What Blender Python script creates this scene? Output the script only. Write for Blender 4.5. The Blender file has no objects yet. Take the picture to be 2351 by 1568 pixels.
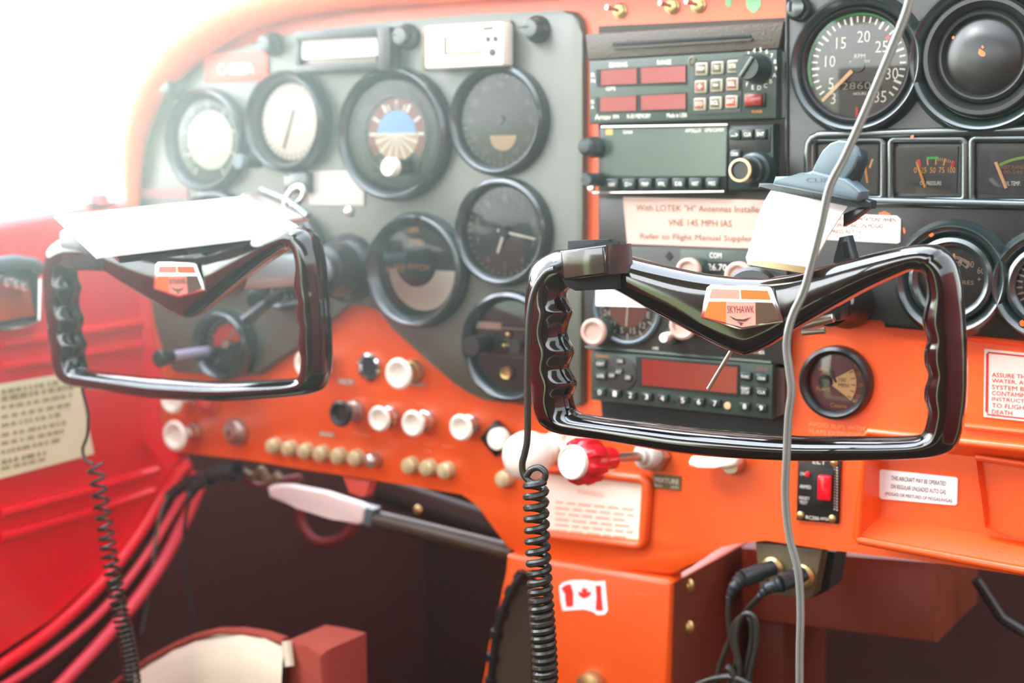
import bpy, bmesh, math, random
from mathutils import Vector, Matrix
random.seed(7)
C = bpy.context.scene.collection
PI = math.pi
# ------------------------------------------------------------------ camera frame
F = 3400.0
RT = Vector((.856, .516, 0)).normalized()
FW = Vector((-.513, .850, -.114)); FW = (FW - RT*FW.dot(RT)).normalized()
UP = RT.cross(FW)
CAM = -FW*1.12
def ray(x, y): return FW + RT*((x-1175.5)/F) + UP*((784-y)/F)
def at(x, y, w=0.0):                      # point on the plane w metres in front of the dashboard face
    r = ray(x, y); return CAM + r*((-w-CAM.y)/r.y)
def onx(x, y, X):                         # point on the side wall plane
    r = ray(x, y); return CAM + r*((X-CAM.x)/r.x)
def onz(x, y, Z):
    r = ray(x, y); return CAM + r*((Z-CAM.z)/r.z)
def sc(x, y, w=0.0): return (at(x, y, w)-CAM).dot(FW)/F   # metres per pixel
def quad3(A, B, Cc, D, tA):
    M = Matrix((ray(*B), -ray(*Cc), ray(*D))).transposed()
    s = M.inverted() @ ray(*A)
    return [CAM+ray(*p)*t*tA for p, t in zip((A, B, Cc, D), (1, s[0], s[1], s[2]))]
# ------------------------------------------------------------------ materials
def lin(c): return tuple((x/12.92 if x <= .04045 else ((x+.055)/1.055)**2.4) for x in [v/255 for v in c])
MATS = {}
def mat(name, col, rough=.5, metal=0, bump=0, bs=400, var=0, spec=.5, coat=0, trans=0, emit=0):
    if name in MATS: return MATS[name]
    m = bpy.data.materials.new(name); m.use_nodes = True
    nt = m.node_tree; b = nt.nodes['Principled BSDF']
    c = lin(col)
    b.inputs['Base Color'].default_value = (*c, 1)
    b.inputs['Roughness'].default_value = rough
    b.inputs['Metallic'].default_value = metal
    b.inputs['Specular IOR Level'].default_value = spec
    b.inputs['Coat Weight'].default_value = coat
    b.inputs['Coat Roughness'].default_value = .06
    b.inputs['Transmission Weight'].default_value = trans
    if emit:
        b.inputs['Emission Color'].default_value = (*c, 1); b.inputs['Emission Strength'].default_value = emit
    tc = nt.nodes.new('ShaderNodeTexCoord')
    n = nt.nodes.new('ShaderNodeTexNoise'); n.inputs['Scale'].default_value = bs
    n.inputs['Detail'].default_value = 3
    nt.links.new(tc.outputs['Object'], n.inputs['Vector'])
    if bump:
        bp = nt.nodes.new('ShaderNodeBump'); bp.inputs['Strength'].default_value = bump
        bp.inputs['Distance'].default_value = .0006
        nt.links.new(n.outputs['Fac'], bp.inputs['Height']); nt.links.new(bp.outputs['Normal'], b.inputs['Normal'])
    n2 = nt.nodes.new('ShaderNodeTexNoise'); n2.inputs['Scale'].default_value = 18
    nt.links.new(tc.outputs['Object'], n2.inputs['Vector'])
    mr = nt.nodes.new('ShaderNodeMapRange')
    mr.inputs['To Min'].default_value = max(0, rough*(.85)); mr.inputs['To Max'].default_value = min(1, rough*1.15)
    nt.links.new(n2.outputs['Fac'], mr.inputs['Value']); nt.links.new(mr.outputs['Result'], b.inputs['Roughness'])
    if var:
        mx = nt.nodes.new('ShaderNodeMix'); mx.data_type = 'RGBA'
        mx.inputs['A'].default_value = (*[v*(1-var) for v in c], 1)
        mx.inputs['B'].default_value = (*[min(1, v*(1+var)) for v in c], 1)
        nt.links.new(n2.outputs['Fac'], mx.inputs['Factor']); nt.links.new(mx.outputs['Result'], b.inputs['Base Color'])
    MATS[name] = m
    return m
def glassmat(name, tint=(1, 1, 1), refl=1.0, ior=1.45):
    m = bpy.data.materials.new(name); m.use_nodes = True; nt = m.node_tree; nt.nodes.clear()
    o = nt.nodes.new('ShaderNodeOutputMaterial'); t = nt.nodes.new('ShaderNodeBsdfTransparent')
    g = nt.nodes.new('ShaderNodeBsdfGlossy'); f = nt.nodes.new('ShaderNodeFresnel'); mx = nt.nodes.new('ShaderNodeMixShader')
    t.inputs['Color'].default_value = (*tint, 1); g.inputs['Roughness'].default_value = .03
    f.inputs['IOR'].default_value = ior
    mu = nt.nodes.new('ShaderNodeMath'); mu.operation = 'MULTIPLY'; mu.inputs[1].default_value = refl
    nt.links.new(f.outputs[0], mu.inputs[0]); nt.links.new(mu.outputs[0], mx.inputs[0])
    nt.links.new(t.outputs[0], mx.inputs[1]); nt.links.new(g.outputs[0], mx.inputs[2]); nt.links.new(mx.outputs[0], o.inputs[0])
    return m
ORANGE = mat('orange_paint', (232, 85, 12), .33, bump=.25, bs=900, var=.04, spec=.8)
ORLIP = mat('orange_vinyl', (238, 98, 34), .5, bump=.2, bs=700, var=.04)
RED = mat('red_door_plastic', (240, 10, 34), .3, bump=.06, bs=500, var=.05)
REDTRIM = mat('red_rubber_trim', (232, 62, 74), .35)
COVER = mat('black_plastic_painted_sheen', (66, 70, 54), .33, bump=.2, bs=1500, var=.1, spec=1.0)  # reflected window sheen mixed into the base colour
BLACK = mat('black_plastic', (26, 26, 24), .32, bump=.05, bs=900)
RINGM = mat('black_satin_ring', (30, 40, 38), .2, spec=1.0)
RCOVER = mat('moulded_plastic_shaded', (16, 13, 11), .33, bump=.25, bs=1500, var=.1, spec=.5)  # same plastic as COVER, a darker copy for the side without sheen
GLOSS = mat('gloss_black', (14, 9, 8), .09, spec=.6, coat=.5)
DARK = mat('dark_recess', (10, 12, 10), .7)
DIAL = mat('dial_black', (28, 24, 21), .5)
GREYF = mat('radio_face_grey', (44, 58, 48), .38, bump=.15, bs=1800)
RFACE = mat('radio_face_black', (38, 36, 31), .4, bump=.2, bs=1800)
VINYL = mat('grained_black_vinyl', (62, 54, 42), .42, bump=.9, bs=500, var=.15)
REDWIN = mat('red_display_window', (120, 34, 26), .18)
SCREEN = mat('grey_display', (54, 70, 58), .14)
KEY = mat('key_plastic', (88, 80, 60), .3)
KEYBLK = mat('key_black', (22, 40, 38), .3)
LIGHTED = mat('key_clear_bezel', (150, 150, 128), .18)
WHITE = mat('ivory_plastic', (242, 234, 214), .25, var=.03)
PAPER = mat('white_paper', (250, 250, 246), .6)
LABELW = mat('label_white', (196, 188, 176), .45)
LABELP = mat('label_cream_pink', (188, 154, 138), .5)
INK = mat('ink_dark', (44, 38, 34), .6)
INKR = mat('ink_red', (178, 28, 24), .6)
INKB = mat('ink_brown', (110, 74, 48), .6)
PRINTW = mat('print_white', (232, 226, 208), .5)
PRINTO = mat('print_amber', (226, 150, 70), .5)
PRINTG = mat('print_green', (20, 170, 70), .5)
PRINTGD = mat('print_olive_green', (110, 150, 50), .5)
PRINTR = mat('print_red', (220, 50, 34), .5)
NEEDLE = mat('needle_peach', (240, 184, 130), .45)
CHROME = mat('chrome', (220, 218, 214), .12, 1)
STEEL = mat('brushed_steel', (190, 184, 172), .3, .9)
BRASS = mat('aged_brass', (190, 164, 110), .3, .85)
REDPL = mat('red_plastic', (214, 14, 34), .22, coat=.3)
CORD = mat('black_rubber_cord', (40, 40, 34), .3)
CORDG = mat('grey_vinyl_cord', (116, 120, 112), .14, spec=1.0)
CLIPG = mat('blue_grey_plastic', (84, 100, 106), .3)
CLIPD = mat('dark_grey_plastic', (36, 46, 48), .28)
CARPET = mat('brown_carpet', (58, 36, 28), .95, bump=1, bs=900, var=.25)
DKOR = mat('dark_orange_metal_and_shade', (104, 42, 16), .55)
CLOTH = mat('beige_canvas', (212, 200, 172), .9, bump=.8, bs=700, var=.08)
CLOTHB = mat('red_brown_canvas', (150, 60, 44), .9, bump=.8, bs=700)
TAG = mat('red_tag', (226, 92, 74), .4)
YELP = mat('pale_yellow_paper', (250, 250, 205), .5, var=.05)
GREENP = mat('green_primer', (120, 176, 128), .6)
SKYB = mat('horizon_blue', (104, 160, 220), .4)
TAN = mat('dial_tan', (196, 160, 118), .5)
BROWN = mat('dial_brown', (132, 66, 46), .5)
EMPK = mat('emblem_pink', (226, 126, 108), .4, .1)
EMOR = mat('emblem_orange', (226, 92, 8), .4, .1)
EMBR = mat('emblem_brown', (70, 46, 30), .3, .2)
VELCRO = mat('black_velcro', (24, 26, 26), .95, bump=1, bs=2500)
YELE = mat('cream_page_edges', (246, 224, 170), .6)
AMBER = mat('amber_metal', (206, 84, 30), .25, .3)
GLASS = glassmat('instrument_glass', refl=1.0)
PANE = glassmat('window_glass', refl=.6)
# ------------------------------------------------------------------ mesh builder
LOC = {}
def locof(o):
    while o is not None and o.name not in LOC: o = o.parent
    return LOC[o.name] if o else Vector((0, 0, 0))
_T = {}
def glyphs(s):
    if s not in _T:
        cu = bpy.data.curves.new('tmp', 'FONT'); cu.body = s; cu.resolution_u = 2; cu.size = 1; cu.align_x = 'LEFT'
        ob = bpy.data.objects.new('tmp', cu); C.objects.link(ob)
        dg = bpy.context.evaluated_depsgraph_get()
        me = bpy.data.meshes.new_from_object(ob.evaluated_get(dg))
        vs = [(v.co.x, v.co.y) for v in me.vertices]; fs = [tuple(p.vertices) for p in me.polygons]
        bpy.data.objects.remove(ob); bpy.data.curves.remove(cu); bpy.data.meshes.remove(me)
        x0 = min(v[0] for v in vs); x1 = max(v[0] for v in vs); y0 = min(v[1] for v in vs); y1 = max(v[1] for v in vs)
        _T[s] = ([((v[0]-x0)/max(x1-x0, 1e-6), (v[1]-y0)/max(y1-y0, 1e-6)) for v in vs], fs, (x1-x0)/max(y1-y0, 1e-6))
    return _T[s]
class MB:
    def __init__(s): s.bm = bmesh.new()
    def quad(s, pts):
        s.bm.faces.new([s.bm.verts.new(p) for p in pts]); return s
    def box(s, c, size, bev=0, rot=None, seg=2):
        m = Matrix.Translation(c) @ (rot.to_4x4() if rot else Matrix()) @ Matrix.Diagonal((*size, 1))
        r = bmesh.ops.create_cube(s.bm, size=1, matrix=m)
        if bev:
            es = list({e for v in r['verts'] for e in v.link_edges})
            bmesh.ops.bevel(s.bm, geom=es, offset=bev, segments=seg, affect='EDGES', profile=.5)
        return s
    def bpx(s, x0, y0, x1, y1, w0, w1, bev=0, seg=2):
        a = at(x0, y0, w1); b = at(x1, y1, w1)
        return s.box(((a.x+b.x)/2, -(w0+w1)/2, (a.z+b.z)/2), (abs(b.x-a.x), w1-w0, abs(a.z-b.z)), bev, None, seg)
    def prism(s, pts, vec, bev=0, seg=2):           # pts: front outline (3D), vec: extrusion away from the viewer
        f = [s.bm.verts.new(p) for p in pts]; k = [s.bm.verts.new(Vector(p)+Vector(vec)) for p in pts]
        n = len(pts); s.bm.faces.new(f); s.bm.faces.new(k[::-1])
        for i in range(n): s.bm.faces.new((f[i], k[i], k[(i+1) % n], f[(i+1) % n]))
        if bev:
            es = [e for e in (s.bm.edges.get((f[i], f[(i+1) % n])) for i in range(n)) if e]
            bmesh.ops.bevel(s.bm, geom=es, offset=bev, segments=seg, affect='EDGES', profile=.5)
        return s
    def ppx(s, pts, w0, w1, bev=0, seg=2): return s.prism([at(x, y, w1) for x, y in pts], (0, w1-w0, 0), bev, seg)
    def lathe(s, c, prof, seg=48, axis=(0, -1, 0), arc=None, ref=(0, 0, 1)):
        a = Vector(axis).normalized(); u = a.cross(Vector(ref)).normalized(); v = u.cross(a)
        c = Vector(c); rings = []
        full = arc is None; a0, a1 = (0, 2*PI) if full else arc
        n = seg if full else seg+1
        for r, h in prof:
            if r < 1e-6: rings.append([s.bm.verts.new(c+a*h)])
            else: rings.append([s.bm.verts.new(c+a*h+(u*math.cos(t)+v*math.sin(t))*r) for t in [a0+(a1-a0)*i/seg for i in range(n)]])
        for A, B in zip(rings, rings[1:]):
            for i in range(seg):
                j = (i+1) % n if full else i+1
                if len(A) == 1 and len(B) == 1: break
                if len(A) == 1: s.bm.faces.new((A[0], B[i], B[j]))
                elif len(B) == 1: s.bm.faces.new((A[i], B[0], A[j]))
                else: s.bm.faces.new((A[i], B[i], B[j], A[j]))
        return s
    def cyl(s, p, q, r, r2=None, seg=24, bev=0):
        p = Vector(p); q = Vector(q); d = q-p; L = d.length; r2 = r if r2 is None else r2
        ref = (0, 0, 1) if abs(d.normalized().z) < .9 else (1, 0, 0)
        pr = [(0, 0), (r-bev, 0), (r, bev), (r2, L-bev), (r2-bev, L), (0, L)] if bev else [(0, 0), (r, 0), (r2, L), (0, L)]
        return s.lathe(p, pr, seg, d, ref=ref)
    def tube(s, pts, r, seg=10, closed=False, flat=1.0, up=None):
        pts = [Vector(p) for p in pts]; n = len(pts); rings = []
        prev = None
        for i, p in enumerate(pts):
            if closed: t = pts[(i+1) % n]-pts[i-1]
            else: t = pts[min(i+1, n-1)]-pts[max(i-1, 0)]
            t.normalize()
            if up is not None: nn = (Vector(up)-t*t.dot(Vector(up))).normalized()
            elif prev is None: nn = t.orthogonal().normalized()
            else: nn = (prev-t*t.dot(prev)).normalized()
            prev = nn; b = t.cross(nn); rr = r(i/(n-1)) if callable(r) else r
            rings.append([s.bm.verts.new(p+nn*rr*math.cos(2*PI*k/seg)+b*rr*flat*math.sin(2*PI*k/seg)) for k in range(seg)])
        m = n if closed else n-1
        for i in range(m):
            A = rings[i]; B = rings[(i+1) % n]
            for k in range(seg): s.bm.faces.new((A[k], A[(k+1) % seg], B[(k+1) % seg], B[k]))
        if not closed: s.bm.faces.new(rings[0][::-1]); s.bm.faces.new(rings[-1])
        return s
    def text(s, st, o, ax, az, wd, ht):
        vs, fs, _ = glyphs(st); o = Vector(o); ax = Vector(ax); az = Vector(az)
        V = [s.bm.verts.new(o+ax*(x*wd)+az*(y*ht)) for x, y in vs]
        for f in fs:
            try: s.bm.faces.new([V[i] for i in f])
            except ValueError: pass
        return s
    def tpx(s, st, x0, y0, x1, y1, w):      # text fitted to a box: left, top, right, bottom (y taken at the left end)
        a = at(x0, y1, w); t = at(x0, y0, w); b = at(x1, y1, w)
        return s.text(st, (a.x, -w, a.z), (1, 0, 0), (0, 0, 1), b.x-a.x, t.z-a.z)
    def tc(s, st, c, ht, w=None, k=1.0):            # centred on a 3D point
        _, _, asp = glyphs(st); wd = asp*ht*k
        return s.text(st, Vector(c)-Vector((wd/2, 0, ht/2)), (1, 0, 0), (0, 0, 1), wd, ht)
    def build(s, name, m, parent=None, ang=38, weld=False, subd=0):
        bm = s.bm
        if weld: bmesh.ops.remove_doubles(bm, verts=bm.verts, dist=1e-5)
        bmesh.ops.recalc_face_normals(bm, faces=bm.faces)
        me = bpy.data.meshes.new(name)
        if parent is None:
            xs = [v.co for v in bm.verts]
            lo = Vector([min(v[i] for v in xs) for i in range(3)]); hi = Vector([max(v[i] for v in xs) for i in range(3)])
            org = (lo+hi)/2
        else: org = locof(parent)
        bmesh.ops.translate(bm, verts=bm.verts, vec=-org)
        bm.to_mesh(me); bm.free()
        for p in me.polygons: p.use_smooth = True
        me.set_sharp_from_angle(angle=math.radians(ang))
        me.materials.append(m)
        o = bpy.data.objects.new(name, me); C.objects.link(o)
        if subd:
            md = o.modifiers.new('sub', 'SUBSURF'); md.levels = md.render_levels = subd
        if parent is None: o.location = org; LOC[o.name] = org
        else: o.parent = parent
        return o
def tag(o, label, cat, group=None):
    o['label'] = label; o['category'] = cat
    if group: o['group'] = group
    return o
def thing(name, label, cat, loc, group=None):
    o = bpy.data.objects.new(name, None); C.objects.link(o); o.empty_display_size = .01
    o.location = Vector(loc); LOC[o.name] = Vector(loc)
    return tag(o, label, cat, group)
def struct(name, b, m, **k):
    o = b.build(name, m, **k); o['kind'] = 'structure'; return o
def smooth_path(pts, n=8, closed=False):            # Catmull-Rom
    P = [Vector(p) for p in pts]; N = len(P); out = []
    rng = range(N if closed else N-1)
    for i in rng:
        p0 = P[(i-1) % N] if closed or i > 0 else P[0]*2-P[1]
        p1 = P[i]; p2 = P[(i+1) % N]
        p3 = P[(i+2) % N] if closed or i+2 < N else P[-1]*2-P[-2]
        for k in range(n):
            t = k/n; t2 = t*t; t3 = t2*t
            out.append(.5*((2*p1)+(p2-p0)*t+(2*p0-5*p1+4*p2-p3)*t2+(3*p1-p0-3*p2+p3)*t3))
    if not closed: out.append(P[-1])
    return out
def pxpath(pts, w, n=8):                            # pts (x,y[,w]) -> smooth 3D path
    return smooth_path([at(p[0], p[1], p[2] if len(p) > 2 else w) for p in pts], n)
def off(p, w): p = Vector(p); return Vector((p.x, -w, p.z))
XL = -.386
# ================================================================== SETTING
# dashboard sheet (one thing), glare shield lip
DB = thing('dashboard', 'orange painted aeroplane dashboard under its curved padded lip', 'dashboard', (0, 0, 0))
face = [(318, 470), (312, 400), (316, 330), (332, 260), (372, 180), (430, 120), (520, 60), (640, 15), (800, -30), (1000, -70), (1300, -120), (2600, -220),
        (2700, 1375), (2351, 1322), (2120, 1288), (1900, 1262), (1760, 1241), (1690, 1238), (1650, 1248), (1600, 1290), (1560, 1317), (1535, 1322), (1340, 1298), (1200, 1275), (1165, 1262),
        (1135, 1215), (1105, 1160), (1085, 1143), (1060, 1135), (900, 1108), (700, 1078), (560, 1055), (440, 1042), (400, 1040), (375, 1000), (360, 930), (352, 860), (345, 700), (330, 560)]
MB().ppx(face, -.02, 0, .003).build('panel_face', ORANGE, DB)
lip = [(306, 480, .014), (304, 400, .014), (312, 310, .014), (345, 215, .014), (400, 135, .014), (480, 68, .014), (600, 12, .014), (760, -22, .014), (960, -42, .014), (1200, -62, .014), (1500, -95, .014), (2000, -160, .014), (2700, -260, .014)]
MB().tube(pxpath(lip, .014, 6), lambda t: .006+.011*min(1, t*3), 14, flat=1.0).build('glare_shield_lip', ORLIP, DB)
# the windscreen deck behind the lip
m = MB(); P = [at(x, y, .014) for x, y, _ in lip[2:]]
for a, b in zip(P, P[1:]):
    m.quad([a, b, b+Vector((0, .40, -.03)), a+Vector((0.02, .40, -.03))])
struct('trim_1', m, ORLIP)
# door (left side wall): red moulded panel with sill, window glass over it
def sill(x): return 440+(320-x)*.19
front = onx(318, 452, XL); back = onx(0, 505, XL); d = (back-front)/abs(back.y-front.y)
far = front+d*1.3
DOOR = bpy.data.objects.new('door_1', None); C.objects.link(DOOR); DOOR.location = front; LOC['door_1'] = Vector(front); DOOR['kind'] = 'structure'
edge = [(425, 1075), (395, 1105), (330, 1200), (240, 1310), (120, 1420), (0, 1500)]
E3 = [onx(x, y, XL) for x, y in edge]
dl = (E3[-1]-E3[-2]).normalized()
poly = [front+Vector((0, .01, 0))]+[onx(380, 880, XL)+Vector((0, .012, 0))]+E3+[Vector((XL, -1.3, E3[-1].z-.10)), far]
MB().prism(poly, (-.045, 0, 0), .012, 3).build('door_panel', RED, DOOR)
for ys in ([(0, 790), (180, 765), (345, 738)], [(0, 845), (180, 815), (345, 788)], [(0, 1180), (200, 1128), (360, 1080)], [(0, 1235), (200, 1178), (350, 1128)]):
    MB().tube([onx(x, y, XL+.001) for x, y in ys]+[], .0045, 10).build('moulded_ridge', RED, DOOR)
# kick panel carpet under the door edge
m = MB(); kp = [onx(318, 900, XL-.004)+Vector((0, .02, 0))]
m.quad([Vector((XL-.006, .5, .05)), Vector((XL-.006, .5, -.52)), Vector((XL-.006, -1.3, -.52)), Vector((XL-.006, -1.3, -.2)), Vector((XL-.006, .0, -.05))])
struct('wall_left', m, mat('red_brown_carpet', (70, 34, 27), .9, bump=1, bs=900, var=.25))
for k, (pts, r, mt) in enumerate([([(430, 1062), (385, 1120), (320, 1225), (235, 1335), (120, 1445), (-20, 1545)], .0055, RED),
                      ([(446, 1085), (405, 1160), (335, 1275), (235, 1400), (120, 1500), (20, 1568), (-120, 1650)], .004, REDTRIM),
                      ([(462, 1105), (425, 1190), (360, 1310), (270, 1430), (160, 1550), (100, 1610)], .006, REDTRIM)]):
    struct('trim_%d' % (k+2), MB().tube(smooth_path([onx(x, y, XL+.004+.004*k) for x, y in pts], 6), r, 10), mt)
# window pane above the sill and its pillar far behind
struct('window_1', MB().prism([front+Vector((-.03, .30, -.02)), far+Vector((-.03, 0, 0)), far+Vector((-.03, 0, .55)), front+Vector((-.03, -.1, .5))], (-.004, 0, 0)), PANE)
# door handle recess at the left edge
def dx(x, y, o=0): return onx(x, y, XL+o)
mm = MB().prism([dx(-60, 600, .006), dx(60, 590, .006), dx(92, 600, .006), dx(90, 735, .006), dx(-60, 760, .006)], (-.01, 0, 0), .002).build('handle_recess', BLACK, DOOR)
MB().prism([dx(-60, 655, .008), dx(66, 645, .008), dx(82, 725, .008), dx(-60, 748, .008)], (-.004, 0, 0), .001).build('recess_plate', AMBER, DOOR)
MB().tube([dx(-60, 612, .012), dx(30, 600, .014), dx(78, 606, .012), dx(90, 618, .008)], .0055, 10).build('latch_lever', CLIPG, DOOR)
m = MB()
for x, y in ((5, 648), (28, 652), (46, 658)): m.lathe(dx(x, y, .012), [(0, -.006), (.004, -.005), (.006, 0), (.004, .006), (0, .007)], 14, (1, -.2, 0))
m.build('latch_spring', CHROME, DOOR)
MB().tube([dx(-60, 762, .008), dx(60, 747, .008), dx(90, 735, .008), dx(92, 640, .006)], .0022, 8).build('chrome_edge', CHROME, DOOR)
SK = thing('window_latch', 'small dark window latch with pink cap on the red door sill', 'latch', dx(228, 470, -.01))
MB().box(dx(228, 474, -.01), (.014, .03, .008), .002).build('latch_base', BLACK, SK)
MB().lathe(dx(226, 468, -.01), [(0, .01), (.008, .008), (.01, 0), (0, -.002)], 18, (0, 0, 1), ref=(1, 0, 0)).build('latch_cap', REDTRIM, SK)
# yellow placard on the door
PL = [dx(-10, 884, .004), dx(178, 853, .004), dx(216, 1042, .004), dx(-10, 1102, .004)]
T = thing('door_placard', 'pale yellow printed placard stuck on the red door', 'placard', PL[0])
MB().prism(PL, (-.0015, 0, 0)).build('card', YELP, T)
m = MB(); ax = (PL[1]-PL[0]); az = (PL[3]-PL[0]); nx = Vector((.0008, 0, 0))
for r_, (y, h, n) in enumerate([(.06, .045, 9), (.13, .05, 10), (.23, .035, 12), (.33, .035, 11), (.42, .035, 9), (.52, .035, 10), (.61, .035, 8), (.70, .035, 9), (.80, .05, 7), (.88, .03, 5)]):
    x = .06
    for k in range(n):
        wd = random.uniform(.03, .10)
        if x+wd > .96: break
        a = PL[0]+ax*x+az*y+nx; m.quad([a, a+ax*wd, a+ax*wd+az*h, a+az*h]); x += wd+random.uniform(.015, .05)
m.build('printed_lines', mat('faded_olive_ink', (166, 168, 108), .6), T)
# footwell, floor, roof, far side
struct('floor', MB().box((.2, -.4, -.53), (1.6, 2.2, .02)), CARPET)
struct('wall_front', MB().box((.2, .46, -.22), (1.6, .02, .62)), CARPET)
struct('ceiling', MB().box((.45, -1.2, .62), (1.75, 1.0, .03)), mat('grey_headliner', (150, 140, 130), .9))  # unseen roof, cut back so sky light reaches the ring rims
struct('wall_right_blocker', MB().box((1.1, -.7, -.11), (.03, 2.0, .83)), mat('maroon_side_panel', (120, 30, 34), .5))  # unseen, raised to keep light off the right side
struct('wall_rear_blocker', MB().box((.45, -1.72, -.11), (1.75, .03, .82)), mat('maroon_upholstery', (84, 40, 36), .8))  # unseen, added to block low light from behind; open above for fill
struct('trim_9', MB().ppx([(296, 455), (322, 468), (338, 600), (348, 740), (372, 862), (365, 960), (385, 1010), (410, 1060), (380, 1075), (320, 1000), (285, 800)], -.012, .001), RED)
# ================================================================== LEFT FLIGHT PANEL
CV = thing('instrument_cover', 'large black plastic cover carrying the flight instruments on the pilot side', 'panel cover', at(900, 500))
cov = [(318, 470), (314, 400), (322, 340), (342, 280), (378, 222), (430, 170), (500, 128), (600, 94), (700, 72), (900, 48), (1100, 32), (1290, 24), (1315, 26), (1332, 45), (1337, 80),
       (1337, 500), (1336, 925), (1325, 935), (1200, 930), (1110, 920), (1074, 905), (1040, 878), (964, 812), (902, 755), (872, 717), (850, 695), (801, 690), (770, 722), (700, 784), (592, 862), (520, 864), (400, 855), (378, 830), (355, 740), (335, 600)]
MB().ppx(cov, .0, .008, .003, 3).build('cover_plate', COVER, CV)
WC = .008
def gauge(label, px, py, Rpx, w0=WC, kind='round_gauge', cat='gauge', h=.012, inner=.80, group=None, dial=DIAL, gap=None, ringr=.0035, ring=RINGM):
    R = Rpx*sc(px, py); c = at(px, py, w0)
    # keep the centre where the ring's mid height shows
    T = thing(kind, label, cat, c, group)
    ri = R*inner
    MB().lathe(c, [(R, 0), (R, h*.5), (R-ringr*.3, h*.85), (R-ringr, h), (R-ringr*1.7, h*.85), (R-ringr*2, h*.6), (ri, .003), (ri, .0008)], 72).build('bezel', ring, T)
    MB().lathe(c, [(0, .0012), (ri+.001, .0012)], 60).build('dial', dial, T)
    T['_r'] = ri
    return T, c, ri
def glass(T, c, ri, w=.005): MB().lathe(c, [(0, w+.0015), (ri*.5, w+.0012), (ri*.9, w+.0003), (ri, w)], 48).build('glass', GLASS, T)
def ticks(m, c, r0, r1, a0, a1, n, wd=.0006, w=.0018, every=0, r2=None, wd2=None):   # angles clockwise from 12 o'clock, degrees
    for i in range(n):
        a = math.radians(a0+(a1-a0)*i/max(1, n-1)); u = Vector((math.sin(a), 0, math.cos(a))); v = Vector((u.z, 0, -u.x))
        big = every and i % every == 0
        ra = r2 if big and r2 else r0; ww = (wd2 or wd) if big else wd
        o = Vector(c)+Vector((0, -w, 0))
        m.quad([o+u*ra-v*ww, o+u*ra+v*ww, o+u*r1+v*ww, o+u*r1-v*ww])
def band(m, c, r0, r1, a0, a1, w=.0016, n=24):
    o = Vector(c)+Vector((0, -w, 0)); P = []
    for i in range(n+1):
        a = math.radians(a0+(a1-a0)*i/n); P.append(Vector((math.sin(a), 0, math.cos(a))))
    for p, q in zip(P, P[1:]): m.quad([o+p*r0, o+q*r0, o+q*r1, o+p*r1])
def pol(c, a, r, w=.0018):
    a = math.radians(a); return Vector((c.x+r*math.sin(a), c.y-w, c.z+r*math.cos(a)))
def needle(m, c, a, r0, r1, wd, w=.003, tip=.3):
    a = math.radians(a); u = Vector((math.sin(a), 0, math.cos(a))); v = Vector((u.z, 0, -u.x)); o = Vector(c)+Vector((0, -w, 0))
    m.prism([o+u*r0-v*wd, o+u*(r1-wd)-v*wd*.8, o+u*r1-v*wd*tip, o+u*r1+v*wd*tip, o+u*(r1-wd)+v*wd*.8, o+u*r0+v*wd], (0, .0006, 0))
# airspeed
T, c, r = gauge('round airspeed gauge at the far upper end of the black cover, glass glaring pale green', 482, 322, 118, inner=.78)
m = MB(); ticks(m, c, r*.86, r*.97, -150, 150, 41, .0004, every=5, r2=r*.78, wd2=.0007)
for i, s_ in enumerate(('40', '60', '80', '100', '120', '140', '160', '180')): m.tc(s_, pol(c, 20+i*40, r*.62), .0045)
m.build('dial_marks', PRINTW, T)
m = MB(); needle(m, c, -120, -.004, r*.8, .001); m.build('needle', PRINTW, T)
MB().lathe(c+Vector((.002, 0, 0)), [(0, .0016), (r*.72, .0016)], 40).build('glare_disc', mat('pale_green_glare', (222, 234, 200), .3), T); glass(T, c, r)  # pale disc paints the glare of the glass
# second: directional/attitude instrument with glare painted as a pale plate
T, c, r = gauge('round gauge next to the airspeed gauge, thick dark rim and near-white glare', 672, 280, 115, inner=.80, h=.016)
MB().lathe(c, [(0, .0018), (r*.93, .0018)], 40).build('glare_plate', mat('dial_cream_and_glare', (226, 214, 196), .35), T)
m = MB(); ticks(m, c, r*.8, r*.92, 0, 350, 36, .0005, w=.0022); needle(m, c, 200, -.01, r*.7, .0012); m.build('dial_marks', INKB, T); glass(T, c, r)
kb_ = MB().cyl(off(at(622, 372), .014), off(at(622, 372), .034), .0052).build('knob_shaft', BLACK, T)
MB().cyl(off(at(622, 372), .034), off(at(622, 372), .041), .0062, bev=.001).build('setting_knob', CLIPG, T)
MB().bpx(652, 396, 704, 444, WC, .018, .001).build('lower_stub', RINGM, T)
# attitude indicator
T, c, r = gauge('largest round gauge, blue and tan artificial horizon with a cream knob', 915, 308, 152, inner=.80, h=.014)
MB().lathe(c, [(r*.72, .0014), (r*.74, .006), (r*.70, .006), (r*.66, .0022)], 60).build('inner_ring', BLACK, T)
m = MB(); band(m, c, r*.44, r*.68, -130, 130, .0022); m.build('bank_ring', BROWN, T)
m = MB(); ticks(m, c, r*.46, r*.62, -90, 90, 7, .0012, w=.0026); ticks(m, c, r*.46, r*.58, -20, 20, 3, .0007, w=.0026); m.build('bank_marks', PRINTW, T)
m = MB(); m.lathe(c, [(0, .0026), (r*.44, .0026)], 40, arc=(0, PI)); m.build('sky_half', SKYB, T)
m = MB(); m.lathe(c, [(0, .0027), (r*.50, .0027)], 40, arc=(PI, 2*PI)); m.build('ground_half', TAN, T)
m = MB()
for k in range(-3, 4):
    a = math.radians(180+k*24); o = off(c, -c.y+.003); u = Vector((math.sin(a), 0, math.cos(a))); v = Vector((u.z, 0, -u.x))
    m.quad([o-v*.0003, o+v*.0003, o+u*r*.5+v*.0012, o+u*r*.5-v*.0012])
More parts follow.
